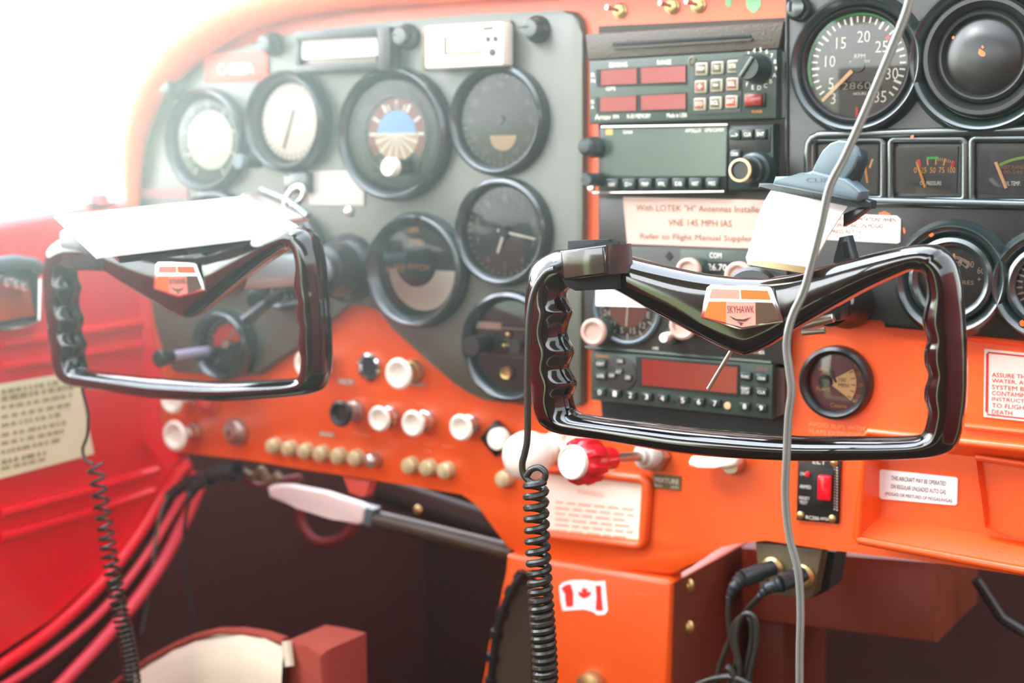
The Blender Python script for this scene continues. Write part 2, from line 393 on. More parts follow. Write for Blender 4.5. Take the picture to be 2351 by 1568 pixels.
m.quad([off(c, -c.y+.0031)+Vector((-r*.45, 0, -.0008)), off(c, -c.y+.0031)+Vector((r*.45, 0, -.0008)), off(c, -c.y+.0031)+Vector((r*.45, 0, .0008)), off(c, -c.y+.0031)+Vector((-r*.45, 0, .0008))])
m.build('horizon_lines', PRINTW, T)
MB().box(c+Vector((.0, -.003, -r*.62)), (r*1.1, .004, r*.22), .001).build('lower_bar', BLACK, T)
kc = at(938, 384, WC)
MB().cyl(off(kc, .012), off(kc, .030), .0065).build('knob_shaft', BLACK, T)
MB().lathe(off(kc, .030), [(0, .003), (.003, .003), (.0032, .005), (.006, .006), (.0072, .004), (.0072, -.002), (0, -.002)], 24).build('caging_knob', WHITE, T)
glass(T, c, r, .008)
# two gyro dials right of it and lower ones
T, c, r = gauge('round gauge below the white timer, tan patch on its dark face', 1152, 276, 127, inner=.84)
MB().lathe(c+Vector((.002, 0, -r*.32)), [(0, .0016), (r*.33, .0016)], 30, arc=(PI, 2*PI)).build('tan_window', TAN, T)
m = MB(); ticks(m, c, r*.88, r*.96, 0, 350, 36, .0005); 
for i in range(12): m.tc(('N', '3', '6', 'E', '12', '15', 'S', '21', '24', 'W', '30', '33')[i], pol(c, i*30, r*.76), .0042)
m.build('dial_marks', mat('faded_print', (120, 116, 100), .5), T)
MB().lathe(c, [(0, .004), (.003, .004), (.004, .0012)], 16).build('centre_hub', BLACK, T); glass(T, c, r)
T, c, r = gauge('round gauge directly below the one under the timer, dark glass with a faint dial', 1162, 532, 124, inner=.84)
m = MB(); ticks(m, c, r*.88, r*.96, 0, 350, 36, .0005)
for i in range(10): m.tc(str(i), pol(c, i*36, r*.74), .005)
m.build('dial_marks', mat('faded_print', (0, 0, 0)), T)
m = MB(); needle(m, c, 100, -.006, r*.8, .001); needle(m, c, 200, -.004, r*.5, .0014); m.build('needle', PRINTW, T)
MB().lathe(c, [(0, .004), (.004, .004), (.005, .0012)], 16).build('centre_hub', BLACK, T); glass(T, c, r)
T, c, r = gauge('round gauge with orange lettering and a cream lower half, beside the control shaft', 966, 619, 132, inner=.74, h=.014)
m = MB(); m.lathe(c+Vector((.003, 0, 0)), [(0, .0018), (r*.95, .0018)], 40, arc=(PI*1.0, 2*PI)); m.build('lower_half', mat('dial_cream_and_glare', (0, 0, 0)), T)
MB().lathe(c+Vector((-.003, 0, .006)), [(0, .0024), (r*.58, .0024)], 40).build('dark_arc', DARK, T)
m = MB(); m.tpx('NO PITCH', 905, 605, 985, 618, WC+.003); m.tpx('TURN', 928, 520, 960, 534, WC+.003); m.tpx('2 MIN', 940, 548, 972, 562, WC+.003); m.tpx('ELEC', 888, 612, 930, 624, WC+.003); m.build('dial_lettering', PRINTO, T)
MB().cyl(off(at(905, 590), .010), off(at(950, 585), .012)+Vector((.004, 0, 0)), .0035).build('plane_symbol', CLIPG, T)
glass(T, c, r, .007)
T, c, r = gauge('round radio navigation gauge low on the cover, two black knobs and cream scale bars', 1180, 794, 127, inner=.82)
m = MB(); m.bpx(1090, 738, 1150, 757, WC+.001, WC+.003); m.bpx(1150, 752, 1215, 758, WC+.001, WC+.003); m.bpx(1092, 812, 1215, 822, WC+.001, WC+.003); m.build('scale_bars', LABELP, T)
MB().cyl(off(at(1130, 785), .01), off(at(1130, 785), .030), .0065, .0075).build('selector_knob', BLACK, T)
MB().cyl(off(at(1215, 790), .01), off(at(1215, 790), .022), .004, .005).build('small_knob', BLACK, T)
m = MB(); 
for x, y in ((1168, 768), (1172, 792), (1160, 793)): m.lathe(at(x, y, WC+.003), [(0, .003), (.002, .002), (.003, 0)], 14)
m.build('screws', BRASS, T)
MB().lathe(at(1168, 855, WC+.002), [(0, .003), (.003, .003), (.0032, .0045), (.0045, .005), (.005, 0)], 20).build('brass_button', BRASS, T); glass(T, c, r, .004)
T, c, r = gauge('round gauge mostly hidden behind the near end of the pilot yoke', 660, 592, 120, inner=.82)
m = MB(); ticks(m, c, r*.86, r*.96, 0, 350, 36, .0005); m.build('dial_marks', PRINTW, T); glass(T, c, r)
T, c, r = gauge('round gauge showing only its upper rim over the white sheet on the pilot yoke', 505, 556, 118, inner=.82)
m = MB(); ticks(m, c, r*.86, r*.96, 0, 350, 36, .0005); m.build('dial_marks', PRINTW, T); glass(T, c, r)
# small suction/clock gauge seen through the pilot yoke
T, c, r = gauge('small round dial with red reflections, seen through the pilot yoke opening', 527, 790, 82, inner=.8, h=.016)
m = MB(); ticks(m, c, r*.8, r*.94, -140, 140, 21, .0006, every=5, r2=r*.7); m.build('dial_marks', LABELP, T)
MB().lathe(c, [(0, .0016), (r*.7, .0016)], 30, arc=(-.2, PI*.9)).build('red_reflection', PRINTR, T)  # red reflection painted onto the dial
m = MB(); needle(m, c, 30, -.004, r*.7, .001); m.build('needle', LABELP, T)
MB().lathe(c, [(0, .007), (.004, .006), (.005, .0012)], 16).build('centre_hub', STEEL, T); glass(T, c, r)
T = thing('primer_knob', 'small black knob with a pale lilac sleeve under the hub of the pilot yoke', 'knob', at(500, 800))
MB().cyl(off(at(500, 803), .008), off(at(500, 803), .055), .0045).build('knob_sleeve', mat('lilac_sleeve', (170, 166, 186), .3), T)
MB().cyl(off(at(500, 803), .055), off(at(500, 803), .072), .006, .0075, bev=.0015).build('knob_cap', BLACK, T)
T = thing('vent_lever', 'short black lever hanging beside the pilot control shaft', 'lever', at(580, 700))
MB().tube([at(640, 680, .02), at(600, 705, .05), at(560, 740, .06)], lambda t: .006+.003*t, 12, flat=.6).build('lever_arm', BLACK, T)
MB().cyl(at(600, 660, .03), at(585, 690, .05), .007).build('lever_clamp', BLACK, T)
# cover screws (rubber buttons)
for i, (x, y, s_) in enumerate(((401, 200, 'beside the orange lip at the upper outer corner'), (630, 102, 'between the red tag and the label holder'), (940, 85, 'left of the white timer'), (1237, 68, 'at the upper corner right of the white timer'))):
    T = thing('panel_fastener', 'black round panel fastener ' + s_, 'fastener', at(x, y, WC), 'round fasteners of the instrument cover')
    MB().lathe(at(x, y, WC), [(.010, 0), (.0098, .004), (.0082, .006), (.007, .0055), (.007, .012), (.006, .014), (0, .0145)], 28).build('cap', RINGM, T)
    MB().box(off(at(x, y), WC+.0148), (.008, .0008, .0012)).build('slot', DARK, T)
T = thing('panel_fastener', 'black round panel fastener at the upper corner beside the tachometer', 'fastener', at(1836, 20, WC), 'round fasteners of the instrument cover')
MB().lathe(at(1836, 20, WC), [(.0085, 0), (.0083, .004), (.007, .006), (.006, .0055), (.0058, .009), (0, .010)], 28).build('cap', RINGM, T)
MB().box(off(at(1836, 20), WC+.0103), (.001, .0008, .007)).build('slot', DARK, T)
# red registration tag
T = thing('registration_tag', 'small red tag with white raised letters near the outer end of the cover', 'tag', at(540, 150))
MB().bpx(468, 125, 614, 184, WC, WC+.002, .0006).build('tag_plate', TAG, T)
MB().tpx('C-GEZA', 500, 148, 582, 172, WC+.0023).build('lettering', PRINTW, T)
# label holder
T = thing('label_holder', 'black frame holding a blank white card above the second gauge', 'label holder', at(780, 110))
m = MB()
m.bpx(676, 72, 884, 82, WC, .022, .001); m.bpx(676, 72, 690, 162, WC, .018, .001); m.bpx(676, 150, 868, 160, WC, .024, .001); m.bpx(866, 62, 896, 160, WC, .024, .001)
m.build('frame', BLACK, T)
MB().bpx(690, 84, 866, 128, WC, .016, .001).build('card', PAPER, T)
MB().bpx(690, 130, 864, 150, WC, .014, .001).build('lower_strip', mat('strip_plastic', (110, 96, 80), .25), T)
# timer
T = thing('digital_timer', 'white digital timer with grey display on a brown backing plate', 'timer', at(1065, 98))
MB().bpx(966, 58, 1172, 152, WC, .013, .001).build('backing_plate', mat('olive_plate', (96, 88, 60), .4), T)
MB().bpx(975, 60, 1155, 150, .013, .028, .002).build('timer_body', WHITE, T)
MB().bpx(1018, 84, 1106, 122, .028, .0285).build('display_recess', KEY, T)
MB().bpx(1026, 87, 1104, 118, .0285, .0288).build('display', mat('lcd_grey', (176, 186, 156), .2), T)
m = MB(); m.tpx('12:34', 1040, 92, 1092, 112, .0291); m.build('digits', mat('lcd_digit', (130, 140, 116), .5), T)
for x, y, w_, h_ in ((1121, 90, 5, 6), (1138, 89, 5, 6), (1131, 120, 7, 8)):
    MB().lathe(at(x, y, .028), [(h_*.00034, 0), (h_*.00034, .001), (0, .0012)], 18).build('timer_button', KEYBLK, T)
MB().bpx(1108, 61, 1132, 68, .028, .0286).build('brand_plate', KEY, T)
m = MB()
for k in range(3): m.bpx(985, 120+k*5, 1002, 122+k*5, .028, .0284)
m.build('vent_lines', KEY, T)
# small white notice
tag(MB().bpx(707, 393, 836, 472, WC, WC+.0015, .0004).build('notice_card', LABELW), 'blank-looking small white notice card below the horizon gauge, on the black cover', 'notice')
T = thing('screw_head', 'small round screw head just under the small white notice card', 'screw', at(802, 486, WC))
MB().lathe(at(802, 486, WC), [(.0042, 0), (.004, .0015), (.002, .0026), (0, .0028)], 18).build('head', STEEL, T)
T = thing('warning_label', 'faded pink lettering strip at the outer edge above the white sheet', 'label', at(380, 445))
MB().bpx(322, 432, 432, 456, WC, WC+.001).build('strip', mat('faded_strip', (150, 90, 96), .5), T)
m = MB(); m.tpx('WARNING ASSURE THAT', 326, 436, 424, 443, WC+.0013); m.tpx('ALL CONTAMINANTS', 326, 446, 415, 453, WC+.0013); m.build('lettering', LABELP, T)
def pull_knob(label, bx, by, L, hr, M=WHITE, base=CHROME, kind='pull_knob', group=None, base_r=.0095, dish=True, shaft=.004, lo=None, hl=None):
    b = at(bx, by, 0); T = thing(kind, label, 'knob', b, group)
    MB().lathe(b, [(base_r, 0), (base_r, .002), (base_r*.86, .005), (base_r*.7, .0055), (base_r*.6, .009), (0, .009)], 6 if False else 24).build('collar', base, T)
    pr = [(0, .006), (shaft*1.2, .006), (shaft, L*.45), (shaft*1.3, L*.65), (hr*.85, L*.86), (hr, L*.94), (hr*.97, L), (hr*.8, L+.0012)]
    pr += [(hr*.62, L+.0005), (hr*.5, L-.002), (0, L-.0025)] if dish else [(hr*.5, L+.003), (0, L+.0035)]
    MB().lathe(b, pr, 32).build('knob', M, T)
    return T
WK = 'white pull knobs on the orange panel'
pull_knob('white pull knob with chrome collar low beside the door, next to the key switch', 448, 990, .026, .0135)
pull_knob('white pull knob half hidden under the lower bar of the pilot yoke', 441, 909, .026, .0125)
pull_knob('white pull knob peeking out beside the near upright of the pilot yoke', 748, 827, .026, .012)
pull_knob('large white pull knob beside the chrome-ringed hole', 951, 851, .022, .0125, base=BRASS)
pull_knob('black pull knob above the row of round breakers', 815, 942, .020, .011, M=BLACK, base=STEEL)
pull_knob('white pull knob nearest the black one, first of three in the row', 897, 955, .016, .0105)
pull_knob('white pull knob in the middle of the row of three', 980, 964, .020, .0105)
pull_knob('white pull knob farthest from the black one, last of the row of three', 1083, 975, .016, .0105)
T = thing('pilot_light', 'small orange-red lens under the lower bar of the pilot yoke', 'light', at(478, 925))
MB().lathe(at(482, 924), [(.010, 0), (.010, .003), (.008, .008), (.004, .011), (0, .012)], 24).build('lens', PRINTR, T)
MB().lathe(at(482, 924), [(.0115, 0), (.0115, .003), (.0095, .0034)], 24).build('collar', ORANGE, T)
T = thing('ignition_switch', 'round silver key switch left of the breaker row', 'switch', at(543, 990))
MB().lathe(at(545, 990), [(.0125, 0), (.0125, .003), (.011, .006), (.008, .007), (.0065, .0105), (0, .011)], 32).build('escutcheon', STEEL, T)
MB().box(off(at(545, 990), .0112), (.0012, .001, .006)).build('key_slot', DARK, T)
T = thing('panel_socket', 'chrome-ringed round black hole in the orange panel', 'socket', at(850, 842))
MB().lathe(at(850, 842), [(.0115, 0), (.0112, .0028), (.009, .0036), (.0075, .001)], 36).build('chrome_ring', CHROME, T)
MB().lathe(at(850, 842), [(0, .0012), (.0078, .0012)], 30).build('dark_bore', DARK, T)
# engraved captions on the orange sheet (flush printing = part of the sheet)
CAPM = mat('faint_engraving', (246, 150, 104), .5)
for s_, x0, y0, x1, y1 in (('PULL ON', 870, 918, 920, 925), ('PANEL LTS', 955, 922, 1000, 929), ('NAV', 978, 935, 1000, 941), ('STROBE', 810, 992, 850, 1000), ('LTS', 895, 1008, 915, 1014), ('10', 900, 1020, 912, 1028), ('PITOT', 930, 1010, 958, 1016), ('HEAT', 975, 1016, 1000, 1022), ('15', 975, 1030, 990, 1038), ('RADIO', 1015, 1020, 1045, 1026)):
    MB().tpx(s_, x0, y0, x1, y1, .0004).build('engraved_lettering', CAPM, DB)
MB().tpx('AVOID SLIPS WITH', 1856, 968, 1985, 978, .0004).tpx('FLAPS EXTENDED', 1858, 985, 1980, 995, .0004).build('engraved_lettering', CAPM, DB)
for nm, lb, x0, y0, x1, y1, s_ in (('caption_plate', 'tiny grey caption below the black pull knob', 733, 990, 768, 1003, 'PRIMER'), ('caption_plate', 'tiny grey caption left of the black hole, above the black knob', 775, 868, 812, 884, 'ALT'), ('caption_plate', 'tiny pale caption under the large white pull knob', 940, 877, 976, 887, 'DEFROST')):
    T = thing(nm, lb, 'caption', at(x0, y0)); MB().bpx(x0, y0, x1, y1, 0, .0008).build('plate', mat('caption_grey', (170, 130, 110), .5), T); MB().tpx(s_, x0+3, y0+3, x1-3, y1-3, .001).build('lettering', PRINTW, T)
# circuit breakers
ordn = ('leftmost', 'second', 'third', 'fourth', 'fifth', 'sixth')
br = [(632, 1022), (668, 1028), (705, 1034), (741, 1040), (781, 1045), (820, 1050)]
proto = None
def dup(root, loc, label):
    r = root.copy(); C.objects.link(r); r.location = loc; r['label'] = label
    for ch in list(root.children):
        k = ch.copy(); C.objects.link(k); k.parent = r
    return r
lab = [o_+' brass circuit breaker, counted from the door, in the longer row' for o_ in ordn]
br2 = [(945, 1067, 'leftmost brass circuit breaker of the group of three'), (986, 1072, 'middle brass circuit breaker of the group of three'), (1027, 1078, 'rightmost brass circuit breaker of the group of three'), (1161, 1097, 'single brass circuit breaker under the white throttle ball')]
for i, (x, y, l) in enumerate([(a[0], a[1], lab[i]) for i, a in enumerate(br)]+br2):
    p = at(x+3, y)
    if proto is None:
        proto = thing('circuit_breaker', l, 'circuit breaker', p, 'round circuit breakers under the flight panel')
        MB().lathe(p, [(.0070, 0), (.0070, .002), (.0064, .003), (.0064, .0075), (.0052, .0088), (0, .0088)], 20).build('barrel', mat('cream_brass', (206, 192, 146), .3, .25), proto)
        MB().lathe(p, [(.0036, .0085), (.0034, .0105), (0, .011)], 16).build('button', mat('cream_brass', (0, 0, 0)), proto)
    else: dup(proto, p, l)
T = thing('circuit_breaker', 'silver pale circuit breaker ending the longer row', 'circuit breaker', at(863, 1055), 'round circuit breakers under the flight panel')
MB().lathe(at(863, 1055), [(.0065, 0), (.0065, .003), (.0055, .0085), (.003, .0105), (0, .011)], 20).build('barrel', STEEL, T)
# ================================================================== CENTRE RADIO STACK
ST = thing('radio_rack', 'dark recessed rack between the two instrument covers holding the radios', 'rack', at(1580, 600))
MB().ppx([(1374, 60), (1808, 40), (1808, 835), (1808, 1002), (1384, 985), (1374, 860)], 0, .002).build('rack_plate', mat('rack_brown_black', (44, 30, 22), .6), ST)
MB().ppx([(1384, 915), (1805, 965), (1805, 1000), (1384, 980)], .002, .003).build('lower_slot', DARK, ST)
T = thing('blank_cover', 'grained black vinyl cover strip with a long slot above the radios', 'cover', at(1570, 90))
MB().ppx([(1342, 78), (1800, 48), (1788, 112), (1348, 138)], .002, .010, .002).build('vinyl_strip', VINYL, T)
m = MB(); m.ppx([(1405, 97), (1722, 79), (1725, 86), (1405, 106)], .009, .0112, .0005); m.build('slot', DARK, T)
m = MB(); m.ppx([(1405, 108), (1727, 88), (1727, 94), (1408, 114)], .009, .0122, .0015); m.build('slot_lip', VINYL, T)
WR = .012
T = thing('loran_receiver', 'upper radio with four red windows, nine keys and a selector dial', 'radio', at(1567, 200))
MB().ppx([(1352, 139), (1784, 113), (1782, 272), (1352, 284)], .002, WR, .0015).build('radio_face', GREYF, T)
MB().ppx([(1784, 113), (1802, 120), (1802, 270), (1782, 272)], .002, .006).build('side_rail', BLACK, T)
for q in ([(1368, 160), (1576, 148), (1576, 194), (1370, 200)], [(1368, 224), (1576, 212), (1576, 256), (1370, 259)]):
    MB().ppx(q, WR, WR+.0006).build('window_surround', DARK, T)
for q in ([(1380, 162), (1462, 157), (1462, 192), (1380, 196)], [(1472, 156), (1574, 151), (1574, 188), (1472, 192)], [(1378, 224), (1460, 220), (1460, 254), (1378, 257)], [(1472, 220), (1574, 215), (1574, 250), (1472, 253)]):
    MB().ppx(q, WR+.0004, WR+.0012).build('red_window', REDWIN, T)
m = MB()
W1 = WR+.0004
for s_, x0, y0, x1, y1 in (('BEARING', 1399, 144, 1440, 155), ('RANGE', 1509, 138, 1541, 149), ('GPS', 1391, 200, 1413, 208), ('R', 1358, 168, 1366, 177), ('N', 1358, 181, 1366, 190), ('S', 1356, 230, 1364, 238), ('A', 1356, 242, 1364, 250),
                           ('Arnav', 1366, 263, 1402, 275), ('FM', 1408, 264, 1420, 273), ('R-50 MEMORY', 1440, 262, 1494, 272), ('Made in USA', 1531, 260, 1577, 270)):
    m.tpx(s_, x0, y0, x1, y1, W1)
m.build('lettering', PRINTW, T)
MB().ppx([(1592, 140), (1703, 133), (1701, 257), (1592, 262)], WR, WR+.001).build('keypad_plate', BLACK, T)
keys = ['FROM', 'TO', 'XTR', '+', '-', 'SEL', 'STO', 'RCL', 'ENT']
for i, k in enumerate(keys):
    cx = 1609+(i % 3)*36.5-(i//3)*2; cy = 158-(i % 3)*3.0+(i//3)*40.5
    kb = MB().bpx(cx-13, cy-14, cx+15, cy+15, WR, WR+.0035, .001).build('key', LIGHTED, T)
    MB().bpx(cx-11, cy-10, cx+9, cy+10, WR+.0035, WR+.0039, .0003).build('key_cap', {'+': BROWN, 'STO': BROWN, 'SEL': BROWN, 'ENT': PRINTR}.get(k, KEY), kb)
    hw = {'+': 5, '-': 5, 'TO': 5}.get(k, 8); hh = {'+': 6, '-': 1.5}.get(k, 4.5)
    MB().tpx(k, cx-hw-1, cy-hh, cx+hw-1, cy+hh, WR+.0042).build('key_lettering', PRINTW, kb)
kc = at(1741, 158, WR)
MB().lathe(kc, [(.0098, 0), (.0098, .004), (.0085, .006), (.0085, .018), (.0078, .02), (0, .02)], 32).build('selector_dial', KEYBLK, T)
MB().box(kc+Vector((0, -.021, 0)), (.002, .003, .015), .0005, Matrix.Rotation(.6, 3, 'Y')).build('dial_pointer', mat('grey_key', (90, 96, 84), .4), T)
m = MB()
for i in range(13): m.tc('3456789ABCDEF'[i], pol(kc, -35+i*21, .0125, .0004), .0028)
m.build('dial_scale', PRINTW, T)
MB().lathe(at(1590, 140, WR), [(.0032, 0), (.003, .001), (.0022, .0014), (.0018, .0004), (0, .0004)], 20).build('light_sensor', KEY, T)
MB().bpx(1708, 214, 1756, 246, WR, WR+.002, .0005).build('switch_bezel', BLACK, T)
MB().bpx(1709, 217, 1747, 242, WR, WR+.006, .001).build('power_switch', REDWIN, T)
MB().tpx('POWER', 1726, 253, 1750, 260, WR+.0004).build('power_lettering', PRINTO, T)
# GPS receiver
T = thing('gps_receiver', 'second radio down, wide grey display over a row of seven keys', 'radio', at(1567, 365))
MB().ppx([(1376, 292), (1776, 284), (1776, 436), (1376, 444)], .002, WR, .002).build('radio_face', KEYBLK, T)
MB().ppx([(1380, 290), (1672, 286), (1668, 440), (1376, 440)], WR, WR+.002, .001).build('display_frame', BLACK, T)
MB().ppx([(1387, 296), (1668, 291), (1666, 404), (1387, 404)], WR+.002, WR+.0024).build('display', SCREEN, T)
MB().tube([at(1382, 292, WR+.003), at(1670, 287, WR+.003)], .0009, 8).build('top_edge', STEEL, T)
MB().tube([at(1362, 443, WR+.003), at(1662, 440, WR+.003)], .0008, 8).build('bottom_edge', STEEL, T)
m = MB(); m.tpx('GX60', 1430, 300, 1452, 307, WR+.0027); m.tpx('APOLLO', 1573, 296, 1609, 304, WR+.0027); m.tpx('GPS/COMM', 1618, 295, 1661, 303, WR+.0027); m.build('lettering', PRINTW, T)
MB().bpx(1391, 297, 1406, 309, WR+.0024, WR+.0028).build('logo_patch', PRINTO, T)
for i, k in enumerate(('NAV', 'D>', 'MAP', 'FPL', 'DB', 'NRST', 'MSG')):
    cx = 1405+i*38.3; cy = 423-i*.4
    kb = MB().bpx(cx-15, cy-13, cx+14, cy+12, WR+.001, WR+.006, .001).build('soft_key', KEYBLK, T)
    MB().tpx(k, cx-8, cy-4, cx+7, cy+5, WR+.0063).build('key_lettering', PRINTW, kb)
for i, k in enumerate(('-->', 'CLR', 'ENT')):
    cx = 1686+i*30; cy = 310-i*.8
    kb = MB().bpx(cx-13, cy-12, cx+12, cy+11, WR, WR+.005, .001).build('side_key', KEYBLK, T)
    MB().tpx(k, cx-8, cy-5, cx+8, cy+4, WR+.0053).build('key_lettering', PRINTW, kb)
MB().bpx(1673, 292, 1768, 350, WR, WR+.001, .0004).build('key_plate', BLACK, T)
kb = MB().bpx(1674, 343, 1700, 366, WR, WR+.004, .002).build('side_key', KEYBLK, T); MB().tpx('CRSR', 1678, 350, 1695, 358, WR+.0043).build('key_lettering', PRINTW, kb)
kc = at(1742, 391, WR)
MB().lathe(kc, [(.0125, 0), (.0125, .006), (.0115, .010), (.0095, .011), (.0095, .018), (.0085, .019), (0, .019)], 36).build('outer_knob', KEYBLK, T)
m = MB().lathe(kc, [(.0075, .018), (.0075, .032), (.0068, .033), (.0055, .033), (.0052, .0318), (0, .0318)], 32).build('inner_knob', BLACK, T)
MB().lathe(kc, [(.0078, .032), (.0076, .0335), (.0062, .0338), (.006, .0325)], 32).build('knob_ring', NEEDLE, T)
kc = at(1372, 338, WR); MB().lathe(kc, [(.0075, 0), (.0075, .008), (.006, .011), (.006, .018), (.004, .0205), (0, .021)], 24).build('volume_knob', CLIPD, T)
kc = at(1374, 412, WR); MB().lathe(kc, [(.005, 0), (.0045, .01), (.005, .017), (.004, .019), (0, .019)], 20).build('squelch_knob', CLIPD, T)
MB().lathe(at(1360, 432, WR), [(.0025, 0), (.0025, .003), (0, .0035)], 14).build('rack_screw', STEEL, T)
# placard VNE
T = thing('limit_placard', 'wide cream placard with three printed lines under the second radio', 'placard', at(1600, 510))
MB().ppx([(1376, 455), (1806, 462), (1806, 572), (1376, 560)], .002, .008, .001).build('backing_plate', RFACE, T)
MB().ppx([(1430, 452), (1790, 460), (1800, 573), (1440, 560)], .008, .009).build('card', LABELP, T)
m = MB(); W2 = .0093
m.tpx('With LOTEK "H" Antennas Installed', 1460, 469, 1752, 484, W2); m.tpx('VNE 145 MPH IAS', 1534, 503, 1680, 518, W2); m.tpx('Refer to Flight Manual Supplement', 1470, 535, 1765, 552, W2); m.build('lettering', INKB, T)
# nav/com radio
T = thing('nav_com_radio', 'brown-black radio with white-tipped knobs behind the co-pilot yoke arm', 'radio', at(1570, 700))
MB().ppx([(1340, 562), (1806, 572), (1806, 838), (1772, 834), (1340, 796)], .002, WR, .0015).build('radio_face', RFACE, T)
MB().tube([at(1345, 797, WR+.001), at(1560, 815, WR+.001), at(1772, 833, WR+.001)], .0014, 8).build('lower_edge', GREYF, T)
MB().ppx([(1562, 573), (1730, 577), (1730, 640), (1562, 636)], WR, WR+.0014, .0006).build('com_panel', GREYF, T)
MB().ppx([(1610, 600), (1680, 602), (1680, 626), (1610, 624)], WR+.001, WR+.0018).build('frequency_window', DARK, T)
m = MB(); m.tpx('COM', 1629, 580, 1656, 592, WR+.0018); m.tpx('126.70', 1618, 605, 1668, 620, WR+.0022); m.tpx('RT-385A', 1730, 803, 1755, 812, WR+.0005); m.tpx('OBS', 1498, 796, 1512, 802, WR+.0005); m.build('lettering', PRINTW, T)
MB().lathe(at(1536, 588, WR), [(.0035, 0), (.003, .001), (0, .001)], 4).build('index_mark', DARK, T)
for x, y, L, r_ in ((1606, 618, .018, .0085), (1720, 630, .018, .0095), (1594, 742, .018, .0095), (1385, 758, .014, .0095)):
    kc = at(x, y, WR); kk = MB().lathe(kc, [(r_, 0), (r_, L*.8), (r_*.95, L), (0, L)], 32).build('tuning_knob', GREYF, T)
    MB().lathe(kc, [(r_*1.02, L*.9), (r_*1.02, L+.002), (r_*.85, L+.003), (r_*.72, L+.0026), (r_*.66, L+.001), (0, L+.0008)], 32).build('knob_insert', LABELP, kk)
kc = at(1550, 770, WR); kk = MB().lathe(kc, [(.0062, 0), (.0062, .008), (.0055, .009), (0, .009)], 24).build('small_knob', KEYBLK, T)
MB().lathe(kc, [(.0035, .008), (.0035, .018), (.003, .0195), (0, .0197)], 20).build('knob_cap', WHITE, kk)
T = thing('course_indicator', 'round dial with white numerals low in the nav radio beside the yoke grip', 'gauge', at(1443, 706, WR))
c = at(1443, 706, WR); r = .0265
MB().lathe(c, [(r, 0), (r, .003), (r-.0015, .0042), (r-.003, .003), (r-.003, .0005)], 64).build('bezel', CLIPG, T)
MB().lathe(c, [(0, .0008), (r-.0025, .0008)], 48).build('dial', DIAL, T)
MB().lathe(c, [(0, .0011), (r*.55, .0011)], 36).build('inner_disc', BROWN, T)
m = MB(); ticks(m, c, r*.78, r*.88, 0, 355, 72, .00022, w=.0014, every=6, r2=r*.70, wd2=.0005)
for i, s_ in enumerate(('N', '3', '6', 'E', '12', '15', 'S', '21', '24', 'W', '30', '33')): m.tc(s_, pol(c, i*30+15, r*.64, .0016), .0042)
ticks(m, c, -r*.4, r*.5, 184, 184, 1, .0006, w=.0017)
m.build('dial_marks', PRINTW, T); MB().lathe(c, [(0, .003), (r*.9, .0024)], 36).build('glass', GLASS, T)
T = thing('blank_note', 'white sticky note covering the top of the course dial', 'note', at(1440, 680))
MB().ppx([(1368, 640), (1510, 648), (1510, 706), (1368, 702)], WR+.005, WR+.0056).build('slip', PAPER, T)
MB().tpx('NAV 2', 1418, 682, 1460, 690, WR+.006).build('lettering', mat('faint_pencil', (205, 200, 188), .7), T)
# transponder
WT = .016
T = thing('transponder', 'lowest radio with a wide red display above a row of numbered keys', 'radio', at(1565, 880))
MB().ppx([(1356, 806), (1774, 838), (1772, 963), (1356, 918)], .002, WT, .0012).build('radio_face', GREYF, T)
MB().ppx([(1774, 842), (1802, 846), (1802, 950), (1772, 963)], .002, .010).build('side_cover', mat('side_brown', (58, 28, 20), .5), T)
MB().ppx([(1460, 818), (1698, 838), (1696, 912), (1460, 888)], WT, WT+.0008).build('display_frame', DARK, T)
MB().ppx([(1474, 824), (1693, 843), (1691, 904), (1474, 884)], WT+.0006, WT+.0013).build('display', REDWIN, T)
m = MB(); m.tpx('GTX 327', 1737, 843, 1763, 850, WT+.0004); m.build('model_lettering', mat('print_rust', (160, 90, 60), .5), T)
MB().tpx('GARMIN', 1367, 813, 1397, 820, WT+.0004).build('lettering', PRINTO, T)
MB().lathe(at(1426, 858, WT), [(.0125, 0), (.0125, .0012), (.0115, .0014), (0, .0014)], 36).build('rocker_ring', RFACE, T)
def tkey(s_, x, y, hw, hh, tw, th, nm='numeral_key'):
    k = MB().bpx(x-hw, y-hh, x+hw, y+hh, WT, WT+.003, .0009).build(nm, KEYBLK, T)
    for j, l_ in enumerate(s_.split('\n')):
        yy = y+(j-(len(s_.split('\n'))-1)/2)*(th*2.4)
        MB().tpx(l_, x-tw, yy-th, x+tw, yy+th, WT+.0033).build('key_lettering', PRINTW, k)
for i, s_ in enumerate('0123456789'):
    x = (1376, 1411, 1447, 1484, 1520, 1567, 1604, 1641, 1709, 1747)[i]; tkey(s_, x, 900+(x-1376)*.098, 12, 10, 4, 6)
for s_, x, y in (('IDENT', 1378, 835), ('VFR', 1378, 863), ('FUNC', 1711, 864), ('CRSR', 1748, 868), ('START\nSTOP', 1711, 896), ('CLR', 1748, 900)):
    tkey(s_, x, y, 13, 11, 9, 3.5, 'function_key')
for s_, x, y in (('ON', 1423, 829), ('ALT', 1420, 853), ('OFF', 1404, 862), ('STBY', 1441, 867)): tkey(s_, x, y, 9, 8, 6, 3.5, 'mode_key')
MB().lathe(at(1671, 931, WT), [(.0025, 0), (.0025, .001), (0, .0012)], 16).build('status_lamp', TAN, T)
MB().lathe(at(1546, 922, WT), [(.0018, 0), (.0018, .001), (0, .0012)], 12).build('photocell', DARK, T)
